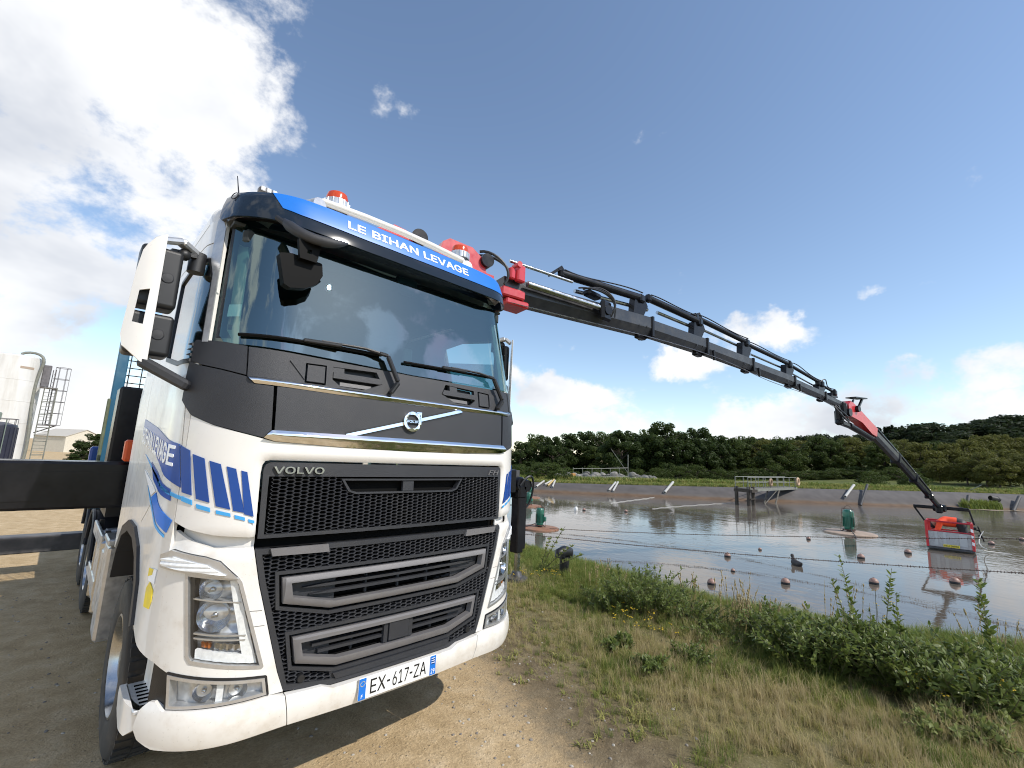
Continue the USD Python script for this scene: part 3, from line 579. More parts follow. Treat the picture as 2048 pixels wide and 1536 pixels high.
# ---- white front panel with the grille opening
wp = sg.Polygon([(-1.283, 2.09), (-1.135, 2.040), (-.895, 1.984), (-.835, 1.970), (-.45, 1.955), (0, 1.951), (.45, 1.955), (.835, 1.970), (.895, 1.984), (1.135, 2.040), (1.283, 2.09), (1.283, 1.545), (1.195, 1.514), (1.06, 1.488), (.857, 1.474), (-.857, 1.474), (-1.06, 1.488), (-1.195, 1.514), (-1.283, 1.545)])
gap = sg.Polygon(sym([(0, 1.872), (.845, 1.872), (.868, 1.866), (.880, 1.845), (.884, 1.80), (.872, 1.44), (0, 1.44)]))
def lip(s, z):   # the panel rolls in towards the grille opening
    d = shapely.distance(gap, shapely.points(np.c_[s, z])); e = np.clip(1-(z-1.474)/.05, 0, 1)
    return -.022*np.clip(1-d/.028, 0, 1)**2 - .02*e**2*(np.abs(s) > .86)
obj('front_panel', panel(wp.difference(gap), lip, .012, .018, .022), white, T, smooth=50)
# ---- upper grille
ug = sg.Polygon(sym([(0, 1.862), (.838, 1.862), (.862, 1.850), (.872, 1.825), (.860, 1.468), (0, 1.468)]))
slot_o = sg.Polygon(sym([(0, 1.776), (.452, 1.776), (.405, 1.703), (.36, 1.687), (0, 1.687)])); slot_i = sg.Polygon(sym([(0, 1.766), (.432, 1.766), (.392, 1.709), (.355, 1.698), (0, 1.698)]))
mesh_u = sg.box(-.84, 1.488, .84, 1.787).intersection(sg.Polygon(sym([(0, 1.787), (.842, 1.787), (.832, 1.488), (0, 1.488)])))
obj('grille_frame', panel(ug.difference(mesh_u), -.016, .03, .08, .05), plastic, T)
gm = obj('grille_mesh', hexmesh(mesh_u.difference(slot_o.buffer(.006)), off=-.018), plastic, T, smooth=False, label='upper honeycomb grille')
obj('grille_backing', panel(mesh_u.buffer(.01), -.065, .004, .12, .12), void, T)
obj('slot_frame', panel(slot_o.difference(slot_i), -.010, .04, .08, .04), plastic, gm); obj('slot_post', panel(sg.box(-.04, 1.70, .04, 1.764), -.018, .02, .1, .1), plastic, gm)
tv, tf = skin_text('VOLVO', -.822, -.560, 1.802, 1.840, -.014, .014); obj('brand_letters', (tv, tf), dark_chrome, T, smooth=False)
tv, tf = skin_text('FH', .715, .815, 1.803, 1.838, -.014, .008, shear=.02, bold=False); obj('model_letters', (tv, tf), plastic_lit, T, smooth=False)
# ---- gap between the two grilles
obj('gap_backing', panel(sg.box(-.9, 1.38, .9, 1.49), -.10, .004, .2, .2), void, T)
# ---- lower grille
lg = sg.Polygon(sym([(0, 1.418), (.866, 1.418), (.825, 1.25), (.658, .700), (.41, .664), (0, .664)]))
f1o = sg.Polygon(sym([(0, 1.262), (.718, 1.262), (.702, 1.132), (.45, 1.070), (0, 1.070)])); f1i = sg.Polygon(sym([(0, 1.232), (.672, 1.232), (.657, 1.160), (.43, 1.107), (0, 1.107)]))
f2o = sg.Polygon(sym([(0, .950), (.632, .950), (.607, .820), (.386, .760), (0, .760)])); f2i = sg.Polygon(sym([(0, .921), (.590, .921), (.574, .852), (.38, .802), (0, .802)]))
g1, g2 = f1o.buffer(.016, join_style=2), f2o.buffer(.016, join_style=2)
s1o, s2o = f1o.buffer(.034, join_style=2), f2o.buffer(.034, join_style=2)
low = sg.Polygon([(-.42, .745), (.42, .745), (.40, .668), (-.40, .668)])
border = lg.difference(lg.buffer(-.028, join_style=2))
tabs = [sg.Polygon([(-.796, 1.418), (-.50, 1.418), (-.49, 1.376), (-.783, 1.380)])]; tabs.append(mirp(tabs[0]))
mesh_l = lg.buffer(-.022, join_style=2).difference(unary_union([s1o, s2o, low] + tabs))
obj('grille_frame', panel(border, -.004, .03, .08, .06), plastic, T)
lm = obj('grille_mesh', hexmesh(mesh_l, off=-.012), plastic, T, smooth=False, label='lower honeycomb grille')
obj('grille_backing', panel(lg.difference(unary_union([f1i, f2i])), -.055, .004, .12, .12), void, T)
obj('intake_backing', panel(unary_union([f1i.buffer(.01), f2i.buffer(.01)]), -.13, .004, .2, .2), void, T)
for fo, fi, so, gg, nm in ((f1o, f1i, s1o, g1, 1), (f2o, f2i, s2o, g2, 2)):
    fr = obj('intake_surround', panel(fo.difference(fi), lambda s, z, fo=fo: .010-.012*np.clip(1-shapely.distance(fo.exterior, shapely.points(np.c_[s, z]))/.010, 0, 1), .045, .05, .02), plastic_lit, T)
    obj('surround_shelf', panel(so.difference(gg), -.006, .02, .06, .03), plastic, fr)
    obj('surround_groove', panel(gg.difference(fo), -.04, .01, .08, .05), void, fr)
    b = fi.bounds; zm = [b[1]+(b[3]-b[1])*q for q in (.36, .68)]
    for sg_ in (-1, 1):   # blanked ends of the intake
        e = fi.intersection(sg.box(.42 if sg_ > 0 else -2, 0, 2 if sg_ > 0 else -.42, 3)); obj('blanking_plate', panel(e.buffer(.004), -.05, .01, .1, .1), plastic, fr)
    for z in zm:
        L = sg.LineString([(-1, z), (1, z)]).intersection(fi); x0, x1 = L.bounds[0], L.bounds[2]
        segs = [(x0+.06, x1-.06)] if nm == 1 else [(x0+.06, -.09), (.09, x1-.06)]
        for (a, c) in segs:
            obj('slat', panel(sg.Polygon([(a, z), (a+.12, z+.009), (c-.12, z+.009), (c, z), (c-.12, z-.007), (a+.12, z-.007)]) if nm == 1 else sg.box(a, z-.007, c, z+.009), -.022, .03, .12, .1), plastic, fr)
    for x in (-.22, 0, .22) if nm == 1 else (-.28, .28):
        obj('intake_rib', panel(sg.box(x-.006, b[1], x+.006, b[3]), -.06, .02, .1, .2), plastic, fr)
    if nm == 2:
        obj('radar_cover', panel(sg.box(-.068, .815, .068, .922), .0, .03, .1, .1), plastic, fr)
        for sg_ in (-1, 1): obj('radar_bracket', panel(sg.box(min(.074*sg_, .10*sg_), .808, max(.074*sg_, .10*sg_), .922), -.008, .03, .1, .1), plastic, fr)
for t_ in tabs: obj('grille_tab', panel(t_, .012, .04, .1, .1), plastic_lit, T)
obj('lower_lip', panel(low, -.01, .03, .08, .04), plastic, T)
obj('lip_step', panel([(-.40, .722), (.40, .722), (.38, .690), (-.38, .690)], .004, .02, .1, .1), plastic, T)
for x in (-.568, .568):
    obj('tow_cap', MB().lathe([(0, 0), (.018, 0), (.021, .006), (.021, .03)], SP(x, .738, .004), -N0(x, .738), 16), black, T)
# ---- headlamp corner panels, lamps
hl = sg.Polygon([(-1.160, 1.300), (-.927, 1.279), (-.912, 1.258), (-.771, .846), (-1.084, .906), (-1.100, .928)])
bl = sg.Polygon([(-1.332, 1.383), (-1.262, 1.410), (-1.083, 1.386), (-1.013, 1.365), (-.922, 1.282), (-1.10, 1.303), (-1.322, 1.323)])
fogf = sg.Polygon([(-1.181, .846), (-.749, .788), (-.732, .708), (-1.163, .699)])
corner = sg.Polygon([(-.872, 1.425), (-1.07, 1.425), (-1.185, 1.455), (-1.29, 1.50), (-1.288, .892), (-1.19, .852), (-.738, .792), (-.720, .700), (-.652, .699), (-.692, .80), (-.830, 1.25)])
corner = corner.difference(unary_union([hl, bl.buffer(.004)])).difference(sg.LineString([(-.80, 1.115), (-.87, 1.12)]).buffer(.002)).difference(sg.LineString([(-.78, 1.04), (-.86, 1.043)]).buffer(.002))
def curl(s, z): return -.02*np.clip(1-(1.425-z)/.03, 0, 1)**2
for sg_ in (-1, 1):
    fl = (lambda p: P_(p)) if sg_ < 0 else mirp
    mz = (lambda q: (q[0], q[1])) if sg_ < 0 else (lambda q: (-q[0], q[1]))
    obj('lamp_panel', panel(fl(corner), curl, .02, .03, .05), white_low, T, smooth=50)
    obj('lamp_panel_shelf', panel(fl([(-.872, 1.475), (-1.07, 1.485), (-1.20, 1.51), (-1.27, 1.54), (-1.29, 1.44), (-1.20, 1.41), (-.872, 1.40)]), -.055, .01, .05, .05), white, T)
    H = obj('headlamp', panel(fl(hl.buffer(.010).difference(hl.buffer(-.006))), .004, .05, .04, .06), alu, T)
    obj('lamp_bucket', panel(fl(hl), lambda s, z: -.055-.012*np.sin(z*55), .006, .03, .012), lamp_silver, H, smooth=40)
    obj('lamp_edge', panel(fl(hl.buffer(-.006).intersection(sg.Polygon([(-1.30, 1.35), (-1.135, 1.35), (-1.07, .80), (-1.30, .8)]))), -.012, .04, .03, .05), black, H)
    drl = sg.Polygon([(-.962, 1.268), (-.927, 1.268), (-.790, .862), (-1.075, .914), (-1.078, .955), (-.865, .917)])
    obj('light_guide', panel(fl(drl), lambda s, z: -.016+.003*np.sin(s*120), .02, .02, .03), lens_clear, H)
    for (cs, cz, r, asp) in ((-1.045, 1.225, .052, 1.15), (-1.015, 1.105, .074, 1.12)):
        q = mz((cs, cz)); nrm = N0(*q); c = SP(q[0], q[1], -.075)
        mb = MB().lathe([(.012, 0), (r*.5, .010), (r*.8, .030), (r*1.04, .056)], c, nrm, 28)
        obj('reflector_bowl', mb, reflector, H, smooth=40)
        mb = MB().cyl(c, c+nrm*.03, .010, 10).sphere(c+nrm*.036, .013, 1); obj('bulb', mb, steel, H)
        obj('bulb_shield', MB().box(c+nrm*.045+np.array([0, 0, -.004]), (.03, .012, .014), ch=.003), steel, H)
    for zz in (1.172, 1.016, .995):
        obj('lamp_divider', panel(fl(sg.LineString([(-1.12, zz+.014), (-1.0, zz), (-.86, zz-.012)]).buffer(.0035).intersection(hl.buffer(-.02))), -.012, .05, .04, .03), alu, H)
    obj('turn_signal', panel(fl([(-1.06, .985), (-1.015, .978), (-1.015, .953), (-1.057, .960)]), lambda s, z: -.030+.006*np.sin(s*300), .02, .008, .03), amber_dark, H)
    obj('turn_reflector', panel(fl([(-.995, .977), (-.86, .955), (-.872, .930), (-.995, .947)]), lambda s, z: -.030+.008*np.sin(s*200), .02, .01, .03), reflector, H)
    obj('lens', panel(fl(hl.buffer(-.002)), .003, .003, .04, .06, back=False), glass_lens, H, smooth=True)
    B = obj('corner_lamp', panel(fl(bl), lambda s, z: .012+.0*s, .045, .03, .03), alu, T)
    obj('lens', panel(fl([(-1.31, 1.368), (-1.24, 1.382), (-1.07, 1.352), (-.975, 1.302), (-1.10, 1.316), (-1.305, 1.335)]), lambda s, z: .022+.003*np.sin(z*300), .012, .03, .006), lens_clear, B)
    FG = obj('fog_lamp', panel(fl(fogf.difference(fogf.buffer(-.014, join_style=2))), .008, .05, .04, .06), alu, T)
    obj('fog_surround', panel(fl(fogf.buffer(.012).difference(fogf)), .004, .05, .04, .06), black, FG)
    obj('lamp_bucket', panel(fl(fogf), lambda s, z: -.04+.008*np.sin(s*40), .006, .02, .04), lamp_silver, FG, smooth=40)
    for cs in (-1.015, -.865):
        q = mz((cs, .765-(-.94-cs)*.10*0 - .02*(cs+.94)*3)); nrm = N0(*q); c = SP(q[0], q[1]-.005, -.06)
        obj('reflector_bowl', MB().lathe([(.008, 0), (.026, .010), (.040, .034), (.044, .05)], c, nrm, 22), reflector, FG); obj('bulb', MB().cyl(c, c+nrm*.03, .008, 8).sphere(c+nrm*.03, .011, 1), steel, FG)
    obj('lamp_divider', panel(fl(sg.box(-.955, .715, -.925, .80)), -.012, .03, .05, .05), lens_clear, FG)
    obj('lens', panel(fl(fogf.buffer(-.012, join_style=2)), .004, .003, .05, .06, back=False), glass_lens, FG, smooth=True)
    # bumper corner, black block, step
    bz = lambda s, z: .028*np.sqrt(np.clip(1-((z-.615)/.10)**2, 0, 1))+.004
    bc = sg.Polygon([(-.648, .686), (-.735, .702), (-1.165, .694), (-1.23, .724), (-1.262, .718), (-1.285, .69), (-1.30, .61), (-1.27, .565), (-1.196, .527), (-1.0, .525), (-.62, .540)])
    obj('bumper_corner', panel(fl(bc), bz, .04, .025, .02), white_low, T, smooth=60)
    obj('step_block', panel(fl([(-1.19, .848), (-1.288, .892), (-1.292, .70), (-1.17, .70)]), -.012, .06, .03, .06), black, T)
    so = sg.Polygon([(-1.292, .672), (-1.30, .60), (-1.40, .535), (-1.52, .53), (-1.64, .57), (-1.68, .63), (-1.665, .672)])
    st = obj('cab_step', panel(fl(so), .012, .03, .03, .03), white, T)
    x = 1.215*sg_
    obj('step_tread', MB().box((x-.06*sg_, .49, .662), (.14, .34, .02), ch=.004), lamp_silver, st)
    for i in range(1):
        for j in range(7):
            obj('tread_slot', MB().cyl((x-.02*sg_, .355+.042*j, .6695), (x-.085*sg_, .355+.042*j, .6675), .0085, 8), void, st)
    obj('step_riser', panel(fl([(-1.28, .895), (-1.64, .972), (-1.68, .66), (-1.28, .66)]), -.09, .01, .04, .06), white_dusty, st)
    # fender trim round the arch
    aq = [(-1.655, .965), (-1.72, 1.165), (-1.90, 1.305), (-2.15, 1.378), (-2.45, 1.382), (-2.75, 1.305), (-2.93, 1.155), (-3.02, .95)]
    obj('wheel_arch_trim', panel(fl(sg.LineString(aq).buffer(.035, cap_style=2)), .016, .20, .05, .06), plastic, T)
    fe = MB(); pts = np.array(spline([(0, s, z) for s, z in aq], 16))[:, 1:]
    ya = YC+(-pts[:, 0]-SC); V = np.concatenate([np.c_[np.full(16, 1.21*sg_), ya, pts[:, 1]-.02], np.c_[np.full(16, .80*sg_), ya, pts[:, 1]-.02]]); i = np.arange(15)
    obj('wheel_housing', MB().add(V, np.stack([i, i+1, i+17, i+16], 1)), void, T)
obj('bumper', panel(sg.Polygon(sym([(0, .658), (.40, .658), (.46, .680), (.643, .686), (.616, .540), (.25, .533), (0, .532)])), lambda s, z: .028*np.sqrt(np.clip(1-((z-.612)/.10)**2, 0, 1))+.004, .04, .06, .02), white_low, T, smooth=60)
# ---- number plate
NP = obj('number_plate', MB().box((0, -.040, .612), (.524, .008, .114), ch=.002), plate_white, T)
for x, nm in ((-.240, 'plate_band'), (.240, 'plate_band')): obj(nm, MB().box((x, -.0455, .612), (.042, .003, .110)), blue, NP)
def flat_text(txt, x0, x1, z0, z1, y, d=.0015, bold=False):
    t = meshkit.text_mesh(txt, 1.0, 1.0, bold=bold); v = np.array(t.vertices); v -= v.min(0); v /= v.max(0)
    return np.c_[x0+(x1-x0)*v[:, 0], y-d*v[:, 2], z0+(z1-z0)*v[:, 1]], np.array(t.faces)
for txt, x0, x1 in (('EX', -.190, -.092), ('617', -.046, .062), ('ZA', .100, .190)):
    obj('plate_letters', flat_text(txt, x0, x1, .574, .650, -.0445), letter_black, NP, smooth=False)
for x0 in (-.080, .074): obj('plate_letters', MB().box((x0+.006, -.0450, .612), (.018, .002, .010)), letter_black, NP)
obj('plate_letters', flat_text('F', -.246, -.236, .566, .584, -.0472), letter, NP, smooth=False); obj('plate_letters', flat_text('29', .226, .254, .566, .594, -.0472), letter, NP, smooth=False)
for k in range(12):
    a = k*math.pi/6; obj('plate_star', MB().box((-.240+.0135*math.cos(a), -.0478, .640+.0135*math.sin(a)), (.003, .0015, .003)), yellow, NP)
for k in range(6): obj('plate_emblem', MB().box((.240, -.0478, .622+.0065*k), (.026, .0015, .0032)), letter if k % 2 else letter_black, NP)
# ---- stripes
D1 = .0045
stripes = [[(-1.322, 1.93), (-1.250, 1.905), (-1.200, 1.680), (-1.262, 1.693)], [(-1.229, 1.888), (-1.159, 1.868), (-1.102, 1.649), (-1.173, 1.665)], [(-1.131, 1.858), (-1.073, 1.843), (-1.000, 1.618), (-1.069, 1.633)], [(-1.043, 1.833), (-.998, 1.822), (-.935, 1.602), (-.986, 1.612)], [(-.973, 1.814), (-.945, 1.807), (-.891, 1.582), (-.935, 1.595)]]
lights = [[(-1.260, 1.674), (-1.195, 1.657), (-1.190, 1.633), (-1.256, 1.650)], [(-1.168, 1.640), (-1.097, 1.624), (-1.092, 1.603), (-1.163, 1.619)], [(-1.066, 1.614), (-.998, 1.599), (-.994, 1.582), (-1.062, 1.596)], [(-.978, 1.592), (-.930, 1.579), (-.928, 1.562), (-.974, 1.574)], [(-.914, 1.571), (-.886, 1.563), (-.884, 1.548), (-.911, 1.555)]]
for k in range(5):
    for fl, m1, m2 in ((lambda p: P_(p), blue_dark, blue_light), (mirp, blue_dark, blue_light)):
        obj('stripe', panel(fl(stripes[k]), D1, .003, .03, .08), m1, T); obj('stripe', panel(fl(lights[k]), D1, .003, .03, .08), m2, T)
for pl, mt in (([(-2.62, 2.10), (-1.95, 2.03), (-1.33, 1.935), (-1.275, 1.715), (-1.55, 1.80), (-2.0, 1.905), (-2.62, 1.99)], blue_dark), ([(-1.95, 1.82), (-1.66, 1.775), (-1.352, 1.702), (-1.336, 1.645), (-1.77, 1.725)], blue_dark),
               ([(-1.737, 1.629), (-1.596, 1.666), (-1.30, 1.55), (-1.33, 1.487)], blue), ([(-1.95, 1.68), (-1.70, 1.60), (-1.345, 1.475), (-1.345, 1.462), (-1.70, 1.58)], blue_light), ([(-2.3, 1.86), (-1.65, 1.755), (-1.265, 1.672), (-1.265, 1.655), (-1.65, 1.735)], blue_light),
               ([(-2.2, 1.76), (-1.8, 1.705), (-1.62, 1.672), (-1.76, 1.635)], letter)):
    obj('decal', panel(pl, D1, .003, .05, .08), mt, T)
tv, tf = skin_text('BIHAN LEVAGE', -2.55, -1.36, 1.935, 2.045, .0048, .003, slope=-.118); obj('decal_letters', (tv, tf), letter, T, smooth=False)
obj('warning_sticker', panel([(-1.435, 1.302), (-1.356, 1.305), (-1.362, 1.235), (-1.43, 1.243)], D1, .003, .1, .1), letter, T); obj('warning_sticker', panel([(-1.435, 1.302), (-1.385, 1.304), (-1.392, 1.275), (-1.435, 1.262)], D1+.002, .003, .1, .1), yellow, T)
obj('warning_sticker', panel([(-1.438, 1.205), (-1.405, 1.240), (-1.362, 1.205), (-1.362, 1.150), (-1.376, 1.115), (-1.438, 1.115)], D1, .003, .1, .1), yellow, T)
# ---- visor with the name band
VO = .11
def SV(s, z, off=0.0):
    P = S0(s, z)+N0(s, z)*np.reshape(off, np.shape(off)+(1,)) if np.ndim(off) else S0(s, z)+N0(s, z)*off
    P[..., 1] -= VO*np.clip((3.53-z)/.05, .25, 1)*np.clip((1.36-np.abs(s))/.10, 0, 1); return P
vz = [(-1.345, 3.335), (-1.325, 3.306), (-1.22, 3.294), (-1.0, 3.280), (-.85, 3.270), (-.4, 3.254), (0, 3.250)]
vis = sg.Polygon(vz + mir(vz)[1:] + [(1.345, 3.44), (1.335, 3.50), (1.25, 3.508), (1.0, 3.500), (.5, 3.487), (0, 3.482), (-.5, 3.487), (-1.0, 3.500), (-1.25, 3.508), (-1.335, 3.50), (-1.345, 3.44)])
vb = lambda s, z: .008*np.sin(np.pi*np.clip((z-3.22)/.30, 0, 1))
VI = obj('sun_visor', panel(vis, vb, .012, .05, .04, fn=SV), navy, T, smooth=50)
band = sg.Polygon([(-1.035, 3.487), (-.955, 3.368), (-.85, 3.350), (-.4, 3.334), (0, 3.330), (.4, 3.334), (.85, 3.350), (1.06, 3.366), (1.06, 3.49), (.5, 3.476), (0, 3.471), (-.5, 3.476)])
obj('name_band', panel(band, lambda s, z: vb(s, z)+.004, .003, .05, .04, fn=SV), blue, VI, smooth=50)
tb = meshkit.text_mesh('LE BIHAN LEVAGE', 1.0, 1.0, bold=True); v = np.array(tb.vertices); v -= v.min(0); v /= v.max(0)
s_ = -.55+1.08*v[:, 0]; z_ = 3.366+.062*v[:, 1]+.022*np.abs(s_)**2; obj('name_letters', (SV(s_, z_, vb(s_, z_)+.004+.003*v[:, 2]), np.array(tb.faces)), letter, VI, smooth=False)
c = SV(np.array([-1.27]), np.array([3.455]), np.array([.012]))[0]; n_ = N0(-1.27, 3.455)
a = np.linspace(0, 2*np.pi, 24, endpoint=False); u_ = np.cross(n_, [0, 0, 1.]); u_ /= np.linalg.norm(u_); w_ = np.cross(u_, n_)
obj('lamp_port', MB().tube([c+.024*(math.cos(t)*u_+math.sin(t)*w_) for t in np.append(a, a[0])], .003, 6), black, VI)
# ---- roof bar, beacons, small lamps, aerial
bar = [(-.67, .50, 3.56), (-.645, .45, 3.61), (-.60, .43, 3.632), (-.3, .412, 3.640), (0, .406, 3.643), (.3, .412, 3.640), (.62, .43, 3.634), (.665, .45, 3.61), (.69, .50, 3.57)]
RB = obj('roof_bar', MB().tube(bar, .025, 14), white, T)
for x in (-.66, .69):
    obj('bar_foot', MB().tube([(x-.03*np.sign(x), .40, 3.585), (x, .52, 3.585), (x+.0, .66, 3.565)], [.05, .062, .04], 12), alu, RB)
for (x, y, z) in ((-.46, .56, 3.665), (.735, .62, 3.72)):
    b = obj('beacon', MB().lathe([(0, -.14), (.06, -.14), (.075, -.06), (.082, -.02), (.082, .02), (.074, .03), (0, .03)], (x, y, z), n=24), black, T)
    obj('beacon_ring', MB().lathe([(.084, .015), (.088, .02), (.086, .075), (.076, .08)], (x, y, z), n=28), lamp_silver, b)
    for k in range(14):
        a = k*math.pi/7; obj('ring_rib', MB().box((x+.088*math.cos(a), y+.088*math.sin(a), z+.047), (.008, .008, .055)), steel, b)
    obj('beacon_dome', MB().lathe([(.078, .075), (.076, .11), (.068, .135), (.04, .148), (0, .152)], (x, y, z), n=28), amber, b)
L_ = obj('marker_lamp', MB().box((-.93, .50, 3.572), (.11, .06, .045), ch=.012), plastic_lit, T)
for k in range(3): obj('lens', MB().box((-.965+.035*k, .467, 3.574), (.026, .008, .030), ch=.004), lens_clear, L_)
obj('aerial', MB().tube([(-1.0, .90, 3.50), (-1.0, .98, 3.74), (-1.0, 1.11, 3.93)], [.008, .005, .003], 6), black, T)
# ---- mirrors
for sg_ in (-1, 1):
    if sg_ < 0:
        X = lambda x, y, z: np.array([x, y, z])
    else:
        X = lambda x, y, z: np.array([1.27+(-x-1.29)*.34, y+.03, z])
    fc = [(-1.400, 3.062), (-1.396, 2.344), (-1.419, 2.356), (-1.497, 2.432), (-1.51, 2.491), (-1.502, 2.675), (-1.495, 2.834), (-1.482, 2.956), (-1.468, 2.991), (-1.44, 3.035)]
    hole = [(-1.476, 2.736), (-1.427, 2.752), (-1.431, 2.545), (-1.483, 2.555)]
    fcp = sg.Polygon(fc, [hole]).buffer(.004)
    mb = MB(); Vt_, Ft_ = tess(fcp, .03, .04)
    def cov(q, dy): 
        w = (q[:, 0]+1.396)/.115
        return np.array([X(a, .415+dy+.05*ww*ww-.01*ww, b) for (a, b), ww in zip(q, w)])
    top, bot = cov(Vt_, 0), cov(Vt_, .018); mb.add(top, Ft_); mb.add(bot, Ft_[:, ::-1]); E_ = edges_of(Ft_); n = len(E_); i = np.arange(n)
    mb.add(np.concatenate([top[E_[:, 0]], top[E_[:, 1]], bot[E_[:, 1]], bot[E_[:, 0]]]), np.stack([i+n, i, i+3*n, i+2*n], 1))
    MI = obj('mirror_cover', mb, white, T, smooth=30)
    for (z0, z1, x0, x1, nm) in ((2.67, 3.015, -1.492, -1.302, 'main'), (2.40, 2.635, -1.50, -1.295, 'wide')):
        c = X((x0+x1)/2, .56, (z0+z1)/2); sx = abs(X(x1, 0, 0)[0]-X(x0, 0, 0)[0])
        h = MB().rbox(c, (sx, .16, z1-z0), .026); ho = obj('mirror_housing', h, black, MI, smooth=60)
        if sg_ < 0: obj('mirror_pivot', MB().lathe([(0, -.006), (.026, -.004), (.030, .0), (.031, .012)], c+np.array([.035, -.081, 0]), (0, 1, 0), 20), plastic, MI)
        obj('mirror_glass', MB().box(c+np.array([0, .084, 0]), (sx*.88, .006, (z1-z0)*.9)), chrome, MI)
    a0, a1 = X(-1.38, .50, 3.05), np.array([1.225*sg_, .60, 3.02])
    obj('mirror_arm', MB().beam(X(-1.44, .46, 3.035), X(-1.32, .50, 3.08), .06, .035, ch=.01).beam(X(-1.33, .50, 3.08), a1+np.array([0, 0, .035]), .06, .04, ch=.01), alu, MI)
    obj('arm_hinge', MB().cyl(a1+np.array([.0, 0, -.07]), a1+np.array([0, 0, .05]), .045, 16), black, MI); obj('arm_joint', MB().sphere(X(-1.30, .54, 3.02), .035, 1).sphere(X(-1.335, .54, 3.0), .03, 1).beam(X(-1.36, .54, 3.02), X(-1.24, .56, 3.04), .03, .03), black, MI)
    b1 = np.array([1.20*sg_, .36, 2.24])
    obj('mirror_arm', MB().beam(X(-1.405, .47, 2.36), b1, .10, .055, ch=.014).beam(X(-1.42, .52, 2.37), b1+np.array([0, .14, .02]), .08, .05, ch=.012), plastic, MI)
# front close-proximity mirror hanging from the visor
FM = obj('front_mirror_arm', MB().tube(spline([(-.90, .16, 3.26), (-.86, .07, 3.19), (-.76, .0, 3.145), (-.64, -.02, 3.16), (-.58, .0, 3.19)], 14), [.02, .026]+[.032]*8+[.028, .022, .014, .006], 10), plastic, T)
obj('mirror_bracket', MB().beam((-.92, .20, 3.28), (-.80, .04, 3.15), .09, .03, ch=.01).beam((-.70, .20, 3.25), (-.72, .02, 3.16), .05, .02, ch=.008), black, FM)
obj('mirror_stem', MB().prism([(-.85, 3.13), (-.72, 3.13), (-.735, 3.02), (-.83, 3.02)], .03, frame((0, .06, 0), (1, 0, 0), (0, 0, 1)), holes=[[(-.795, 3.085), (-.77, 3.085), (-.77, 3.06), (-.795, 3.06)]]), soft_black, FM)
hd = sg.Polygon([(-.915, 3.02), (-.86, 3.035), (-.70, 3.03), (-.69, 2.97), (-.715, 2.915), (-.77, 2.875), (-.85, 2.855), (-.875, 2.865)]).buffer(.012)
obj('mirror_head', MB().prism(hd, .06, frame((0, .13, 0), (1, 0, 0), (0, 0, 1))), soft_black, FM, smooth=50)
# ---- wipers
def wiper(pts, arm, name):
    P = spline(pts, 26); P = SP(P[:, 0], P[:, 1], P[:, 2]); A_ = [SP(np.array([s]), np.array([z]), np.array([o]))[0] for s, z, o in arm]
    w = obj(name, MB().tube(A_[:3], [.007, .009, .012], 8).beam(A_[1]+(A_[2]-A_[1])*.6, A_[2], .028, .022, ch=.006).beam(A_[2], A_[3], .042, .028, ch=.01).beam(A_[3], A_[4], .05, .03, ch=.01), black, T)
    obj('blade', MB().tube(P, .010, 6), soft_black, w); mid = P[13]
    obj('blade_clip', MB().beam(mid-.10*(P[-1]-P[0])/np.linalg.norm(P[-1]-P[0])+[0, -.012, .008], mid+.12*(P[-1]-P[0])/np.linalg.norm(P[-1]-P[0])+[0, -.014, .008], .03, .022, ch=.006), black, w)
for q in ([(-1.07, 2.545, .012), (-.66, 2.556, .012), (-.25, 2.560, .014)], [(-.08, 2.545, .012), (.30, 2.556, .012), (.72, 2.565, .014)]):
    s1 = q[2][0]
    wiper(q, [(q[1][0]+.02, 2.572, .028), (s1-.12, 2.574, .036), (s1+.03, 2.552, .045), (s1+.105, 2.385, .045), (s1+.06, 2.31, .02)], 'wiper')
# ---- inside the cab
DB = obj('dashboard', MB().box((0, .52, 2.30), (2.1, .62, .26), ch=.06).box((0, .80, 2.18), (2.0, .3, .3), ch=.06), interior, T)
for x in (-.58, .60):
    st = obj('seat', MB().box((x, 1.45, 1.95), (.52, .55, .18), ch=.06), interior_mid, T); obj('seat_back', MB().box((x, 1.78, 2.35), (.5, .16, .75), ch=.06), interior_mid, st); obj('head_rest', MB().box((x, 1.80, 2.82), (.3, .1, .2), ch=.04), interior_mid, st)
a = np.linspace(0, 2*np.pi, 33); R_ = np.array([[1, 0, 0], [0, .82, -.57], [0, .57, .82]])
SW = obj('steering_wheel', MB().tube([np.array([.60, .98, 2.44]) + R_ @ np.array([.225*math.cos(t), .225*math.sin(t), 0]) for t in a], .017, 8), black, T)
obj('wheel_hub', MB().sphere((.60, .98, 2.42), .07, 1).beam((.40, .98, 2.44), (.80, .98, 2.44), .03, .03), black, SW)
obj('phone_mount', MB().box((.03, .22, 2.62), (.075, .02, .13), ch=.01).cyl((.03, .26, 2.58), (.03, .32, 2.42), .022, 8), black, T)
obj('camera_pod', MB().box((.02, .30, 3.20), (.17, .05, .07), ch=.012).box((.02, .29, 3.14), (.11, .05, .08), ch=.015), black, T)
obj('header_shelf', MB().box((0, .62, 3.19), (2.1, .5, .10), ch=.02), interior, T)
